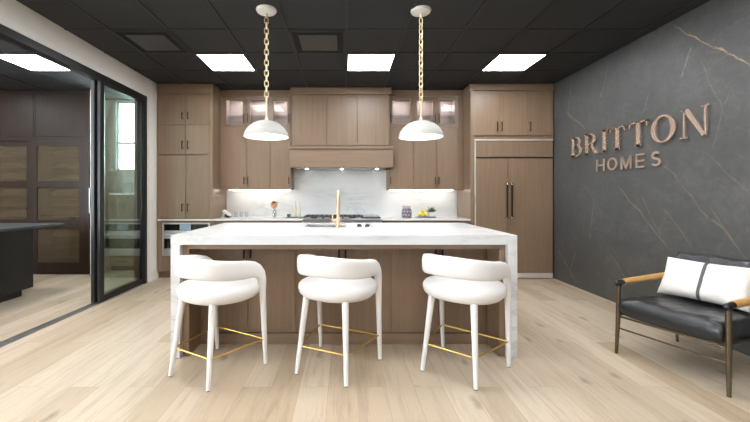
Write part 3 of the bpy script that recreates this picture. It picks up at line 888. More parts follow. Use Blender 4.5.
# flowers in a glass vase
Yv = 5.86; xv = WX(274.5, Yv)
t = thing('flower_vase', 'peach flower bloom in a slim clear vase on the counter', 'vase', (xv, Yv, CT))
bm = B(); lathe(bm, [(0,0),(.032,0),(.034,.09),(.018,.13),(.022,.15),(.019,.15),(.015,.13),(.030,.09),(.028,.006),(0,.006)], (xv, Yv, CT), 20)
build('vase', bm, M['clear'], t, smooth=True)
bm = B()
for k in range(3): tube(bm, [(xv+.008*(k-1), Yv, CT+.008), (xv+.02*(k-1), Yv, CT+.19)], .0028, 6)
build('stem', bm, M['stem'], t)
bm = B(); rnd = random.Random(3)
for k in range(46):
    th, ph = rnd.random()*2*PI, rnd.random()*PI
    c = Vector((xv-.008+.05*math.sin(ph)*math.cos(th), Yv+.04*math.sin(ph)*math.sin(th), CT+.215+.048*math.cos(ph)))
    n = (c-Vector((xv, Yv, CT+.19))).normalized(); u, v = frame_of(n); s = .032
    p = [c+(u*math.cos(a)*s*1.0+v*math.sin(a)*s*.7)+n*.007*math.cos(2*a) for a in [2*PI*j/8 for j in range(8)]]
    vs = [bm.verts.new(x) for x in p]; w = bm.verts.new(c-n*.012)
    for j in range(8): bm.faces.new((vs[j], vs[(j+1) % 8], w))
build('bloom', bm, M['peach'], t)
bm = B()
for dx, dz, rr in ((.055, .24, .02), (-.01, .165, .018), (.02, .17, .016)):
    lathe(bm, [(0,-.004),(rr,0),(rr*.7,.006),(0,.010)], (xv+dx, Yv, CT+dz), 10)
build('leaf', bm, M['stem'], t)
# slate board with bottles and a small dark bowl
Ys = 5.80
bm = B(); box(bm, WX(286, Ys), WX(303.8, Ys), Ys-.06, Ys+.06, CT, CT+.012, .003)
tag(build('serving_board', bm, M['slate']), 'dark flat board on the counter beneath two slender cream bottles', 'serving board')
for i, (x, h) in enumerate(((295, .265), (299.2, .25))):
    xx = WX(x, Ys+.01)
    bm = B(); lathe(bm, [(0,0),(.027,0),(.030,.01),(.030,.12),(.012,.20),(.009,h),(0,h)], (xx, Ys+.01, CT+.012), 20)
    tag(build('cream_bottle', bm, M['cream'], smooth=True), ['slender cream bottle on the dark board, beside the small grey bowl', 'slender cream bottle on the dark board, nearest the cooktop'][i], 'bottle', 'cream bottles on the counter')
bm = B(); xx = WX(288.8, Ys); lathe(bm, [(0,0),(.022,0),(.034,.035),(.034,.045),(.030,.045),(.018,.008),(0,.008)], (xx, Ys, CT+.012), 20)
tag(build('small_bowl', bm, M['slate'], smooth=True), 'small grey bowl on the dark board beside the cream bottles', 'bowl')
# mauve canister cluster
Ym = 5.82; xm_ = WX(406.6, Ym)
t = thing('storage_jar', 'mauve patterned jar with a crown shaped lid on the counter beside the lemons', 'jar', (xm_, Ym, CT))
bm = B(); lathe(bm, [(0,0),(.068,0),(.078,.015),(.082,.06),(.078,.125),(.060,.15),(0,.15)], (xm_, Ym, CT), 28)
build('body', bm, M['mauve'], t, smooth=True)
bm = B()
for k in range(10):
    a = 2*PI*k/10
    for zz, rr in ((.045, .0815), (.10, .0815)):
        c = (xm_+rr*math.cos(a+(zz>.05)*.3), Ym+rr*math.sin(a+(zz>.05)*.3))
        bmesh.ops.create_icosphere(bm, subdivisions=1, radius=.014, matrix=Matrix.Translation((c[0], c[1], CT+zz)))
build('pattern_dots', bm, M['mauve2'], t, smooth=True)
bm = B(); lathe(bm, [(0,.15),(.066,.15),(.066,.165),(0,.165)], (xm_, Ym, CT), 28)
for k in range(8):
    a = 2*PI*k/8; c = (xm_+.055*math.cos(a), Ym+.055*math.sin(a), CT+.18)
    bmesh.ops.create_icosphere(bm, subdivisions=2, radius=.017, matrix=Matrix.Translation(c))
build('lid', bm, M['mauve2'], t, smooth=True)
# tray with lemons and a plant
Yt = 5.80; xt = WX(425.5, Yt)
bm = B(); box(bm, xt-.155, xt+.155, Yt-.07, Yt+.07, CT, CT+.022, .008)
tag(build('serving_tray', bm, M['tray']), 'blue grey oblong tray on the counter under the lemons and small plant', 'tray')
for i, (dx, dy, dz, r) in enumerate(((-.085, -.01, 0, .036), (-.005, .0, 0, .036), (-.045, .0, .052, .034))):
    bm = B(); c = Matrix.Translation((xt+dx, Yt+dy, CT+.022+r*.88+dz)) @ Euler((0, .3*i, .8*i)).to_matrix().to_4x4() @ Matrix.Diagonal((1.18, .92, .9, 1))
    bmesh.ops.create_uvsphere(bm, u_segments=16, v_segments=10, radius=r, matrix=c)
    tag(build('lemon', bm, M['lemon'], smooth=True), ['yellow lemon on the grey tray, farthest from the potted plant', 'yellow lemon on the grey tray right beside the potted plant', 'yellow lemon resting on top of the two others'][i], 'lemon', 'lemons on the tray')
xp = xt+.095
t = thing('potted_plant', 'small green succulent in a white pot on the grey tray', 'plant', (xp, Yt, CT+.022))
bm = B(); lathe(bm, [(0,0),(.036,0),(.046,.07),(.040,.07),(.036,.06),(0,.06)], (xp, Yt, CT+.022), 24)
build('pot', bm, M['pot'], t, smooth=True)
bm = B(); rnd = random.Random(8)
for k in range(54):
    th = rnd.random()*2*PI; el = .15+rnd.random()*1.3
    d = Vector((math.cos(th)*math.cos(el), math.sin(th)*math.cos(el), math.sin(el)))
    p0 = Vector((xp, Yt, CT+.085)); L = .065+.055*rnd.random()
    u, v = frame_of(d); w = .014
    a = bm.verts.new(p0); b = bm.verts.new(p0+d*L*.55+u*w); c = bm.verts.new(p0+d*L); e_ = bm.verts.new(p0+d*L*.55-u*w); m_ = bm.verts.new(p0+d*L*.5+v*.006)
    for f in ((a,b,m_), (b,c,m_), (c,e_,m_), (e_,a,m_)): bm.faces.new(f)
build('foliage', bm, M['leaf'], t)

# ---------------------------------------------------------------- pendants
def pendant(x, y, label):
    t = thing('pendant_lamp', label, 'pendant lamp', (x, y, CEIL), 0, 'dome pendants over the island')
    bm = B(); lathe(bm, [(0,0),(.093,0),(.095,-.006),(.085,-.022),(.05,-.034),(0,-.036)], (x, y, CEIL-.0), 32)
    build('canopy', bm, M['plate'], t, smooth=True)
    bm = B(); tube(bm, [(x, y, CEIL-.034), (x, y, CEIL-.075)], [.014, .009], 12)
    build('canopy_stem', bm, M['brass_chain'], t, smooth=True)
    zr = 1.8135; zd = zr+.150
    # chain: oblong links, each a quarter turn from the next
    z = CEIL-.07; k = 0; bm = B(); L, W, r = .060, .034, .0048
    while z-L > zd+.115:
        ang = (k % 2)*PI/2+.45
        dx, dy = math.cos(ang), math.sin(ang); pts = []
        for j in range(20):
            a = 2*PI*j/20; sx = math.cos(a)*W/2; sz = math.sin(a)
            zz = (L/2-W/2)*(1 if sz > 0 else -1)+sz*W/2 if abs(sz) > 1e-6 else 0
            pts.append((x+dx*sx, y+dy*sx, z-L/2+zz))
        tube(bm, pts, r, 6, closed=True)
        z -= L-2*r-.002; k += 1
    build('chain', bm, M['brass_chain'], t, smooth=True)
    bm = B(); tube(bm, [(x, y, z+.004), (x, y, zd+.012)], .006, 10); tube(bm, [(x, y, zd+.03), (x, y, zd)], [.008, .018], 14)
    build('rod', bm, M['brass_chain'], t, smooth=True)
    R = .205; hd = .146; prof = []
    for j in range(17):
        rr = R*j/16; RS = (R*R+hd*hd)/(2*hd); prof.append((rr, .35*hd*(1-(rr/R)**2)**.5+.65*(math.sqrt(RS*RS-rr*rr)-RS+hd)))
    inner = [(max(r_-.008, 0), max(z_-.008, .0)) for r_, z_ in prof]
    bm = B(); lathe(bm, prof+[(R, -.006), (R-.008, -.006)], (x, y, zr), 48)
    build('shade', bm, M['dome'], t, smooth=True)
    bm = B(); lathe(bm, inner+[(R-.008, -.006)], (x, y, zr), 48)
    build('shade_lining', bm, M['dome_in'], t, smooth=True)
    bm = B(); tube(bm, [(x, y, zr+.14), (x, y, zr+.095)], .02, 14)
    build('socket', bm, M['brass'], t, smooth=True)
    bm = B(); bmesh.ops.create_uvsphere(bm, u_segments=20, v_segments=12, radius=.038, matrix=Matrix.Translation((x, y, zr+.062)))
    build('bulb', bm, M['bulb'], t, smooth=True)
pendant(-.722, 3.29, 'white dome pendant lamp on brass chain, over the stool beside the glass door end of the island')
pendant(.700, 3.30, 'white dome pendant lamp on brass chain, over the refrigerator end of the island')
for o in bpy.data.objects:
    if o.name == 'pendant_lamp': o['label'] = 'white dome pendant lamp on brass chain, hanging nearer the glass door'
    if o.name == 'pendant_lamp.001': o['label'] = 'white dome pendant lamp on brass chain, hanging nearer the dark marble wall'

# ---------------------------------------------------------------- stools
def V(*a): return Vector(a)
def make_stool():
    t = thing('counter_stool', '', 'stool', (0,0,0), 0, 'white counter stools at the island')
    # seat
    rings = []
    bm = B(); n = 48; rx, ry = .292, .275
    prof = [(.0,.528),(.78,.528),(.90,.536),(.97,.556),(1.0,.588),(.99,.610),(.94,.628),(.82,.640),(.45,.648),(0,.650)]
    for s, z in prof:
        if s == 0: rings.append([bm.verts.new((0,.03,z))]); continue
        r = []
        for k in range(n):
            a = 2*PI*k/n; p = 2.25
            ct, st = math.cos(a), math.sin(a)
            r.append(bm.verts.new((math.copysign(abs(ct)**(2/p), ct)*rx*s, math.copysign(abs(st)**(2/p), st)*ry*s+.03, z)))
        rings.append(r)
    for a, b in zip(rings, rings[1:]):
        for k in range(n):
            k2 = (k+1) % n
            if len(a) == 1: bm.faces.new((a[0], b[k2], b[k]))
            elif len(b) == 1: bm.faces.new((a[k], a[k2], b[0]))
            else: bm.faces.new((a[k], a[k2], b[k2], b[k]))
    build('seat', bm, M['boucle'], t, smooth=True, autos=60)
    # backrest band wrapping round and turning down at the arms
    half = []
    for j in range(0, 11):
        f = (PI/2)*j/10
        half.append((V(.260*math.sin(f)**.85 if f > 0 else 0, .02-.262*math.cos(f)**.85 if f < PI/2-1e-6 else .02, .782-.034*(j/10)**1.5), .026, .073-.008*(j/10)))
    half += [(V(.262,.055,.744), .026, .062), (V(.264,.100,.738), .0255, .057), (V(.265,.142,.720), .025, .050), (V(.265,.174,.690), .0245, .042), (V(.264,.190,.650), .024, .035), (V(.263,.196,.61), .0235, .029), (V(.263,.198,.575), .023, .025)]
    full = [(V(-c.x, c.y, c.z), a, b) for c, a, b in half[::-1]][:-1]+half
    P = []; N = len(full)
    for i, (c, a, b) in enumerate(full):
        T = (full[min(i+1, N-1)][0]-full[max(i-1, 0)][0]).normalized()
        ref = V(c.x, c.y*.9-.0, 0)
        # outward horizontal normal of the horseshoe
        if abs(c.y) < .28 and c.y > 0: s = V(math.copysign(1, c.x), 0, 0)
        else: s = V(c.x/.26**2, (c.y-.02)/.262**2, 0).normalized()
        s = (s-T*s.dot(T)).normalized(); u = s.cross(T).normalized()
        if u.z < 0 and abs(u.z) > .3: u = -u
        P.append([c, s, u, a, b])
    for i in range(1, N):
        if P[i][2].dot(P[i-1][2]) < 0: P[i][2] = -P[i][2]
    bm = B(); sweep(bm, [tuple(p) for p in P], 24, 3.0)
    build('backrest', bm, M['boucle'], t, smooth=True, autos=70)
    # legs
    feet = {'rl': ((-.195,-.235,.006), (-.155,-.165,.55)), 'rr': ((.195,-.235,.006), (.155,-.165,.55)),
            'fl': ((-.262,.235,.006), (-.263,.198,.60)), 'fr': ((.262,.235,.006), (.263,.198,.60))}
    for k, (f, tp) in feet.items():
        bm = B(); tube(bm, [f, ((f[0]+tp[0])/2, (f[1]+tp[1])/2, (f[2]+tp[2])/2), tp], [.0145, .0195, .0245], 16)
        l = build('leg', bm, M['leg_white'], t, smooth=True)
        bm = B(); tube(bm, [(f[0], f[1], 0), (f[0], f[1], .007)], .010, 12)
        build('glide', bm, M['recess'], l)
    # footrest ring
    q = {}
    for k, (f, tp) in feet.items():
        s = .195/.55; q[k] = V(f[0]+(tp[0]-f[0])*s, f[1]+(tp[1]-f[1])*s, .195)
    for a, b in (('rl','rr'), ('rr','fr'), ('fr','fl'), ('fl','rl')):
        bm = B(); tube(bm, [q[a], q[b]], .0062, 10)
        build('footrest_bar', bm, M['gold'], t, smooth=True)
    return t
STOOL = dict(
    a=((-.942, 2.625), -29.5, 'white upholstered counter stool beside the waterfall end nearest the glass door'),
    b=((-.067, 2.676), -25.5, 'white upholstered counter stool, middle one, in front of the gold faucet'),
    c=((.863, 2.646), -41, 'white upholstered counter stool at the island end nearest the leather armchair'))
s0 = make_stool()
for i, k in enumerate('abc'):
    (x, y), rz, lab = STOOL[k]
    o = s0 if i == 0 else copy_tree(s0)
    o.location = (x, y, 0); o.rotation_euler = (0, 0, math.radians(rz)); o['label'] = lab

# ---------------------------------------------------------------- armchair
t = thing('armchair', 'black leather armchair with tan wrapped arms and bronze legs by the dark marble wall', 'armchair', (2.655, 2.705, 0), math.radians(-69.4))
L = dict(local=True)
hw = .329; yf_, yb_ = -.36, .385
for s in (-1, 1):
    bm = B()
    tube(bm, [(s*(hw+.006), yf_-.012, .0), (s*hw, yf_, .30), (s*(hw-.002), yf_+.004, .555)], [.0115, .017, .0165], 14)
    build('front_leg', bm, M['gunmetal'], t, smooth=True, **L)
    bm = B()
    tube(bm, [(s*(hw-.03), yb_-.02, .0), (s*(hw-.02), yb_-.03, .30), (s*(hw-.005), yb_-.0, .60)], [.0105, .016, .0155], 14)
    build('rear_leg', bm, M['gunmetal'], t, smooth=True, **L)
    bm = B()
    tube(bm, [(s*(hw-.002), yf_-.016, .568), (s*(hw-.002), yf_+.055, .572)], [.020, .021], 14)
    tube(bm, [(s*(hw-.002), yf_+.004, .54), (s*(hw-.002), yf_+.004, .566)], .0195, 14)
    bmesh.ops.create_uvsphere(bm, u_segments=14, v_segments=8, radius=.020, matrix=Matrix.Translation((s*(hw-.002), yf_-.016, .568)))
    build('arm_joint', bm, M['black'], t, smooth=True, **L)
    bm = B()
    pts = [(s*(hw-.002), yf_+.05+(.66)*k/10, .572+.012*(k/10)) for k in range(11)]
    tube(bm, pts, [.0235]+[.0245+.001*(k % 2) for k in range(9)]+[.0235], 16)
    build('arm', bm, M['tan'], t, smooth=True, label='tan leather wrapped arm', **L)
    bm = B(); tube(bm, [(s*(hw-.012), yf_, .315), (s*(hw-.024), yb_-.03, .30)], .009, 8)
    build('seat_rail', bm, M['gunmetal'], t, smooth=True, **L)
bm = B(); tube(bm, [(-hw, yf_, .205), (hw, yf_, .205)], .007, 8); build('front_stretcher', bm, M['gunmetal'], t, smooth=True, **L)
bm = B(); tube(bm, [(-hw, yf_+.008, .298), (hw, yf_+.008, .298)], .008, 8); build('seat_rail', bm, M['gunmetal'], t, smooth=True, **L)
bm = B(); tube(bm, [(-hw+.02, yb_-.03, .270), (hw-.02, yb_-.03, .270)], .011, 8); build('seat_rail', bm, M['gunmetal'], t, smooth=True, **L)

def cushion(cx, cy, cz, w, d, h, rot=0.0, sag=0., nx=28, ny=22, edge=.42, wr=0., seed=1, pinch=0.):
    """stuffed cushion: w along x, d along y, h thick; rot tilts about x"""
    bm = B(); rnd = random.Random(seed)
    R = Matrix.Rotation(rot, 3, 'X')
    ph = [(rnd.random()*6, rnd.random()*6, 6+rnd.random()*14, 6+rnd.random()*14) for _ in range(5)]
    def pt(i, j, s):
        u = -1+2*i/nx; v = -1+2*j/ny
        u_ = math.sin(u*PI/2)*.55+u*.45; v_ = math.sin(v*PI/2)*.55+v*.45
        e = (max(0, 1-abs(u_)**5)*max(0, 1-abs(v_)**5))**edge
        x = u_*w/2; y = v_*d/2
        if pinch: x *= 1-pinch*(1-abs(v_)**2)*abs(u_); y *= 1-pinch*1.4*(1-abs(u_)**2)*abs(v_)
        z = s*h/2*e
        if s > 0:
            z -= sag*(1-u_*u_)*(1-v_*v_)
            if wr: z += wr*e*sum(math.sin(a+u_*f)*math.sin(b+v_*g) for a, b, f, g in ph)
        return R @ Vector((x, y, z))+Vector((cx, cy, cz))
    top = [[bm.verts.new(pt(i, j, 1)) for j in range(ny+1)] for i in range(nx+1)]
    bot = [[(top[i][j] if i in (0, nx) or j in (0, ny) else bm.verts.new(pt(i, j, -1))) for j in range(ny+1)] for i in range(nx+1)]
    for i in range(nx):
        for j in range(ny):
            bm.faces.new((top[i][j], top[i+1][j], top[i+1][j+1], top[i][j+1]))
            q_ = (bot[i][j], bot[i][j+1], bot[i+1][j+1], bot[i+1][j])
            try: bm.faces.new(q_)
            except Exception: pass
    return bm
SW = .62
sc_ = cushion(0, -.03, .366, SW, .71, .175, rot=math.radians(-3.0), sag=.012, edge=.16, wr=.0025, seed=5)
build('seat_cushion', sc_, M['leather'], t, smooth=True, autos=80, **L)
bc = cushion(-.01, .375, .585, SW, .39, .13, rot=math.radians(78), edge=.3, wr=.006, seed=9)
build('back_cushion', bc, M['leather2'], t, smooth=True, autos=80, **L)
bm = B()
tube(bm, [(-hw+.01, yb_, .59), (-.2, yb_+.045, .60), (.2, yb_+.045, .60), (hw-.01, yb_, .59)], .011, 10)
build('back_rail', bm, M['gunmetal'], t, smooth=True, **L)

# pillow
pl = thing('lumbar_pillow', 'cream lumbar pillow with one grey stripe leaning on the black leather armchair', 'pillow', (2.655, 2.705, 0), math.radians(-69.4))
PW, PH = .56, .33
cxp, cyp, czp, pr = -.022, .158, .600, math.radians(63)
bm = cushion(cxp, cyp, czp, PW, PH, .13, rot=pr, edge=.5, wr=.0025, seed=2, pinch=.06)
build('pillow_body', bm, M['linen'], pl, smooth=True, autos=80, **L)
bm = B(); R = Matrix.Rotation(pr, 3, 'X')
sx = .005; N = 22
ra_, rb_ = [], []
def pillow_pt(x, v, s, off):
    u_ = x/(PW/2); v_ = math.sin(v*PI/2)*.55+v*.45
    e = (max(0, 1-abs(u_)**5)*max(0, 1-abs(v_)**5))**.5
    y = v_*PH/2*(1-.084*(1-u_*u_)*abs(v_))
    return R @ Vector((x, y*(1+off*3), s*(.065*e+off)))+Vector((cxp, cyp, czp))
for i in range(N+1):
    v = -1+2*i/N
    ra_.append([bm.verts.new(pillow_pt(sx+dx, v, 1, off)) for dx, off in ((-.009, .0075), (.009, .0075))])
for a, b in zip(ra_, ra_[1:]): bm.faces.new((a[0], a[1], b[1], b[0]))
g = bmesh.ops.extrude_face_region(bm, geom=list(bm.faces))
vv = [x for x in g['geom'] if isinstance(x, bmesh.types.BMVert)]
nrm = R @ Vector((0,0,1)); bmesh.ops.translate(bm, verts=vv, vec=nrm*-.012)
build('stripe', bm, M['stripe'], pl, smooth=True, label='grey woven stripe', **L)

# ---------------------------------------------------------------- lettering on the dark wall
ZL0, CAP = 1.803, .268
def quadstrip(bm, outer, inner, fn, d0, d1):
    n = len(outer)
    for i in range(n-1):
        prism(bm, [outer[i], outer[i+1], inner[i+1], inner[i]], fn, d0, d1)
def arc(cx, cy, rx, ry, a0, a1, n=18, p=1.0):
    return [(cx+rx*math.cos(a0+(a1-a0)*k/n), cy+ry*math.sin(a0+(a1-a0)*k/n)) for k in range(n+1)]
# unit letters: width w, height 1
TH, TN, SR, SH = .20, .065, .07, .055
def serif_stem(P, x0, x1, top=True, bot=True, s=SR):
    P.append([(x0,0),(x1,0),(x1,1),(x0,1)])
    if bot: P.append([(x0-s,0),(x1+s,0),(x1+s,SH*.6),(x1,SH*1.5),(x0,SH*1.5),(x0-s,SH*.6)])
    if top: P.append([(x0-s,1),(x0-s,1-SH*.6),(x0,1-SH*1.5),(x1,1-SH*1.5),(x1+s,1-SH*.6),(x1+s,1)])
def bowl(bm, fn, d0, d1, x0, y0, y1, xr, thick, thin, xi0):
    cy = (y0+y1)/2; ry = (y1-y0)/2
    o = [(xi0, y0)]+arc(x0, cy, xr-x0, ry, -PI/2, PI/2)+[(xi0, y1)]
    i = [(xi0, y0+thin)]+arc(x0, cy, xr-x0-thick, ry-thin, -PI/2, PI/2)+[(xi0, y1-thin)]
    quadstrip(bm, o, i, fn, d0, d1)
def letter(ch, ya, yb, label):
    """ya (far end, where the letter starts) > yb, on the wall x = XR facing -X"""
    w = (ya-yb)/CAP; d0, d1 = XR-.030, XR-.010
    def fn(a, b, d): return (d, ya-a*CAP, ZL0+b*CAP)
    bm = B(); P = []
    if ch == 'I':
        c = w/2; serif_stem(P, c-TH/2, c+TH/2)
    elif ch == 'T':
        c = w/2; serif_stem(P, c-TH/2, c+TH/2, top=False)
        P += [[(0,1-TN),(w,1-TN),(w,1),(0,1)], [(0,1),(0,.76),(.03,.76),(.10,1-TN*.9),(.10,1)], [(w,1),(w-.10,1),(w-.10,1-TN*.9),(w-.03,.76),(w,.76)]]
    elif ch == 'B':
        serif_stem(P, SR, SR+TH, s=SR)
        bowl(bm, fn, d0, d1, .48*w, 0, .54, w, TH*.95, TN, SR+TH)
        bowl(bm, fn, d0, d1, .44*w, .54-TN, 1, w*.92, TH*.9, TN, SR+TH)
    elif ch == 'R':
        serif_stem(P, SR, SR+TH, s=SR)
        bowl(bm, fn, d0, d1, .42*w, .46, 1, w*.82, TH*.95, TN, SR+TH)
        P += [[(.36*w,.50),(.36*w+.19,.50),(w*.93,.05),(w,.05),(w,0),(w*.74,0)]]
    elif ch == 'O':
        o = arc(w/2, .5, w/2, .515, 0, 2*PI, 48); i = arc(w/2, .5, w/2-.185, .455, 0, 2*PI, 48)
        quadstrip(bm, o, i, fn, d0, d1)
    elif ch == 'N':
        a = .10
        P += [[(a,0),(a+TN,0),(a+TN,1),(a,1)], [(w-a-TN,0),(w-a,0),(w-a,1),(w-a-TN,1)],
              [(a-.02,1),(a+.20,1),(w-a,0),(w-a-.14,0)],
              [(0,0),(a*2+TN,0),(a*2+TN,.035),(0,.035)], [(w-2*a-TN,1),(w-2*a-TN,.965),(w,.965),(w,1)], [(0,.965),(a,.965),(a,1),(0,1)]]
    for p in P: prism(bm, p, fn, d0, d1)
    for (a, b) in ((w*.5, .9), (w*.5, .06)) if ch in 'ITO' else ((SR+.1 if ch != 'N' else .13, .5),):
        tube(bm, [(XR-.012, ya-a*CAP, ZL0+b*CAP+(.03 if ch == 'O' and b > .5 else 0)*0), (XR, ya-a*CAP, ZL0+b*CAP)], .004, 6)
    tag(build('sign_letter', bm, M['letter']), label, 'letter', 'letters of the upper sign line')
ltr = [('B', 571.4, 582.2, 'large shiny serif letter B, the first of the wall lettering'),
       ('R', 584.7, 598.8, 'large shiny serif letter R on the dark marble wall'),
       ('I', 600.8, 608.8, 'large shiny serif letter I on the dark marble wall'),
       ('T', 610.3, 625.4, 'large shiny serif letter T right after the letter I'),
       ('T', 629.7, 647.8, 'large shiny serif letter T right before the letter O'),
       ('O', 651.6, 675.8, 'large shiny serif letter O on the dark marble wall'),
       ('N', 681.0, 710.0, 'large shiny serif letter N, the last of the upper line')]
for ch, a, b, lab in ltr: letter(ch, F*(XR-.022)/(a-CX), F*(XR-.022)/(b-CX), lab)

def sans(ch, ya, yb, label):
    w = ya-yb; z0, h = 1.570, .150; d0, d1 = XR-.022, XR-.008; s = .020
    def fn(a, b, d): return (d, ya-a, z0+b)
    bm = B(); P = []
    if ch == 'H': P = [[(0,0),(s,0),(s,h),(0,h)], [(w-s,0),(w,0),(w,h),(w-s,h)], [(s,h/2-s*.45),(w-s,h/2-s*.45),(w-s,h/2+s*.45),(s,h/2+s*.45)]]
    elif ch == 'O': quadstrip(bm, arc(w/2, h/2, w/2, h/2, 0, 2*PI, 40), arc(w/2, h/2, w/2-s, h/2-s, 0, 2*PI, 40), fn, d0, d1)
    elif ch == 'M': P = [[(0,0),(s,0),(s,h),(0,h)], [(w-s,0),(w,0),(w,h),(w-s,h)], [(0,h),(s*1.2,h),(w/2+s*.5,0),(w/2-s*.5,0)], [(w-s*1.2,h),(w,h),(w/2+s*.5,0),(w/2-s*.5,0)]]
    elif ch == 'E': P = [[(0,0),(s,0),(s,h),(0,h)], [(s,0),(w,0),(w,s*.9),(s,s*.9)], [(s,h-s*.9),(w,h-s*.9),(w,h),(s,h)], [(s,h/2-s*.45),(w*.92,h/2-s*.45),(w*.92,h/2+s*.45),(s,h/2+s*.45)]]
    elif ch == 'S':
        ru, rl = h*.27, h*.29; r_ = w/2
        cu, cl = h-ru, rl
        c = []
        for k in range(17): a = math.radians(25)+math.radians(245)*k/16; c.append((w/2+(r_-s/2)*.93*math.cos(a), cu+(ru-s/2)*math.sin(a)))
        for k in range(17): a = math.radians(90)-math.radians(245)*k/16; c.append((w/2+(r_-s/2)*math.cos(a), cl+(rl-s/2)*math.sin(a)))
        o, i = [], []
        for k in range(len(c)):
            p, n_ = c[max(k-1, 0)], c[min(k+1, len(c)-1)]
            tx, ty = n_[0]-p[0], n_[1]-p[1]; l = math.hypot(tx, ty) or 1
            o.append((c[k][0]-ty/l*s/2, c[k][1]+tx/l*s/2)); i.append((c[k][0]+ty/l*s/2, c[k][1]-tx/l*s/2))
        quadstrip(bm, o, i, fn, d0, d1)
    for p in P: prism(bm, p, fn, d0, d1)
    px_, pz_ = (s/2, h/2) if ch in 'HMEO' else (w/2, h*.52)
    tube(bm, [(XR-.012, ya-px_, z0+pz_), (XR, ya-px_, z0+pz_)], .004, 6)
    tag(build('sign_letter', bm, M['letter_s']), label, 'letter', 'letters of the lower sign line')
for ch, a, b, lab in (('H', 596.1, 604, 'small plain metal letter H starting the lower line of wall lettering'), ('O', 607.2, 616.6, 'small plain metal letter O in the lower line of wall lettering'),
                      ('M', 620.6, 630.9, 'small plain metal letter M in the lower line of wall lettering'), ('E', 635.6, 644.3, 'small plain metal letter E in the lower line of wall lettering'),
                      ('S', 650.9, 660.2, 'small plain metal letter S ending the lower line of wall lettering')):
    sans(ch, F*(XR-.022)/(a-CX), F*(XR-.022)/(b-CX), lab)

# ---------------------------------------------------------------- neighbouring room
YD = 5.74
dx1 = WX(89.5, YD)
t = thing('display_cabinet', 'tall dark walnut display cabinet with bronze glass doors in the neighbouring room', 'cabinet', (-5.2, YD+.3, 0))
DX0 = XO+.02; DY1 = YD+.32
bm = B()
box(bm, dx1-.02, dx1, YD+.03, DY1, 0.0, CEIL-.009); box(bm, DX0, dx1, DY1-.02, DY1, 0, CEIL-.009)
box(bm, DX0, DX0+.02, YD+.03, DY1, 0, CEIL-.009)
box(bm, DX0, dx1, YD+.03, DY1, 0.0, .12)
zsp = WZ(139, YD)
box(bm, DX0, dx1, YD+.0, DY1, zsp-.03, zsp+.035)
box(bm, DX0, dx1, YD+.0, YD+.03, WZ(92, YD), CEIL-.009)
build('body', bm, M['walnut'], t)
def upan(x0, x1):
    build('upper_door', door_bm(x0, x1, zsp+.037, WZ(92, YD), YD+.004, rim=.03), M['walnut'], t)
ux = [dx1, WX(33, YD)]; w = ux[0]-ux[1]
upan(ux[1], ux[0])
k = ux[1]
while k > DX0+.1: upan(max(k-w, DX0), k); k -= w
for i in range(3):
    x1 = dx1-.0-i*(w+.0); x0 = x1-w-(.05 if i == 0 else 0); x0 = max(x0, DX0)
    if i: x1 += .0
    yd = YD-.012 if i % 2 == 0 else YD+.018
    zb_, zt_ = .02 if i % 2 == 0 else .02, zsp-.032
    st = .155 if i == 0 else .12
    gz = [(WZ(262.5, YD), WZ(229, YD)), (WZ(219.5, YD), WZ(187.5, YD)), (WZ(181, YD), WZ(146, YD))]
    sl = WX(37.5, YD)-x0 if i == 0 else .12
    sr = x1-WX(79.5, YD) if i == 0 else .12
    bm = B(); th = .026
    box(bm, x0, x0+sl, yd, yd+th, zb_, zt_, .003); box(bm, x1-sr, x1, yd, yd+th, zb_, zt_, .003)
    zz = [zb_]+[v for g_ in gz for v in g_]+[zt_]
    for a in range(0, len(zz), 2): box(bm, x0+sl, x1-sr, yd, yd+th, zz[a], zz[a+1], .003)
    d = build('sliding_door', bm, M['walnut'], t)
    for a, b in gz: build('glass_pane', box(B(), x0+sl, x1-sr, yd+.010, yd+.016, a, b), M['reeded'], d)
    for a, b in gz:
        # slanted pale sample boards behind each pane
        n_ = 3
        for j in range(n_):
            zc = a+(b-a)*(j+.25)/n_
            bm = B()
            def fq(p_, q_, d_): return (d_, YD+.16+p_, zc+q_)
            prism(bm, [(0,0),(.012,-.006),(.16,.10),(.148,.106)], fq, x0+sl+.05, x1-sr-.03)
            build('sample_shelf', bm, M['samp_f'], t)
# black table
t = thing('black_table', 'large black table with overhanging slab top in the neighbouring room', 'table', (-4.6, 3.6, 0))
tz = .90; ty1 = F*(H-tz)/(222.9-CY); tx1_ = WX(64.8, ty1)
build('top', box(B(), tx1_-1.9, tx1_, 2.2, ty1, tz-.028, tz, .003), plain('black_stone', srgb(62,66,72), .3), t)
bx = WX(33.5, 4.60)
build('body', box(B(), bx-1.3, bx, 2.5, 4.60, .095, tz-.028, .003), M['ebony'], t)
build('plinth', box(B(), bx-1.2, bx-.08, 2.6, 4.52, 0, .095), M['ebony'], t)
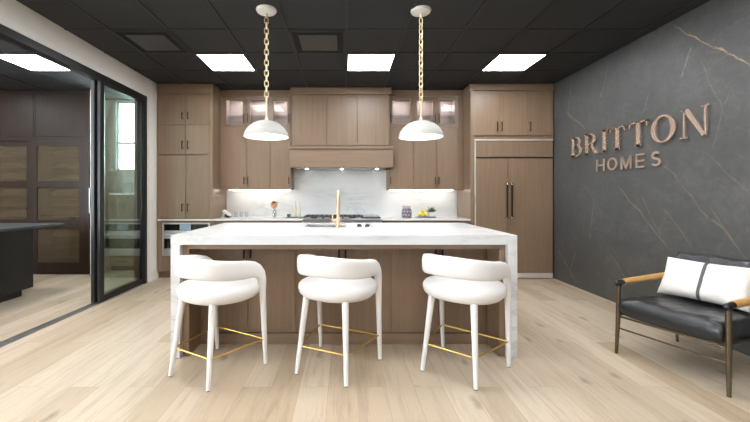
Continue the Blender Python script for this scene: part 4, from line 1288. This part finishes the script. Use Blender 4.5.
# low cabinet with tile samples under the window
t = thing('low_cabinet', 'low greenish grey cabinet under the far window behind the glass door', 'cabinet', (-3.5, 6.2, 0))
build('body', box(B(), -3.97, -3.02, 6.02, YO-.002, 0.08, 1.28), plain('olive_grey_paint', srgb(120,112,92), .5), t)
build('top', box(B(), -3.98, -3.01, 6.00, YO-.002, 1.28, 1.31, .003), M['board'], t)
build('plinth', box(B(), -3.96, -3.04, 6.07, YO-.002, 0, .08), M['black'], t)
rnd = random.Random(5); sm = ['samp_a','samp_c','samp_b','samp_a','samp_e','samp_c','samp_d']
labs = ['pale', 'off white', 'mid grey', 'pale', 'dark grey', 'off white', 'sage']
x = -3.95; i = 0
while x < -3.3:
    wdt = .20+.10*((i*7) % 5)/5; hgt = .18+.16*((i*5) % 4)/4
    k = i % 7; bm = B()
    def fs(p_, q_, d_): return (d_, 6.30+p_, 1.31+q_)
    prism(bm, [(-.02,0),(-.006,0),(.074,hgt),(.06,hgt)], fs, x, x+wdt-.01)
    tag(build('tile_sample', bm, M[sm[k]]), '%s tile sample leaning under the far window, %s' % (labs[k], ['at the end by the white pier', 'next to the first one', 'third along', 'fourth along', 'fifth along', 'sixth along', 'seventh along', 'eighth along', 'ninth along'][i]), 'tile sample', 'tile samples under the far window')
    x += wdt; i += 1

# ---------------------------------------------------------------- world, camera, render look
w = bpy.data.worlds.new('daylight'); sc.world = w; w.use_nodes = True
nt = w.node_tree; bg = nt.nodes['Background']
bg.inputs[0].default_value = (.82, .92, 1.0, 1); bg.inputs[1].default_value = 14.0

cam = bpy.data.cameras.new('camera'); co = bpy.data.objects.new('camera', cam); COL.objects.link(co)
co.location = (0, 0, H); co.rotation_euler = (PI/2, 0, 0)
cam.sensor_fit = 'HORIZONTAL'; cam.sensor_width = 36; cam.lens = F/750*36
cam.shift_x = (375-CX)/750; cam.shift_y = -(211-CY)/750
cam.clip_start = .05
sc.camera = co
vs = sc.view_settings
vs.view_transform = 'Standard'; vs.look = 'None'; vs.exposure = 0.58; vs.gamma = 1; vs.use_curve_mapping = False
cy = sc.cycles
cy.max_bounces = 8; cy.diffuse_bounces = 5; cy.glossy_bounces = 4; cy.transparent_max_bounces = 12
cy.sample_clamp_indirect = 6; cy.use_denoising = True
cy.caustics_reflective = False; cy.caustics_refractive = False
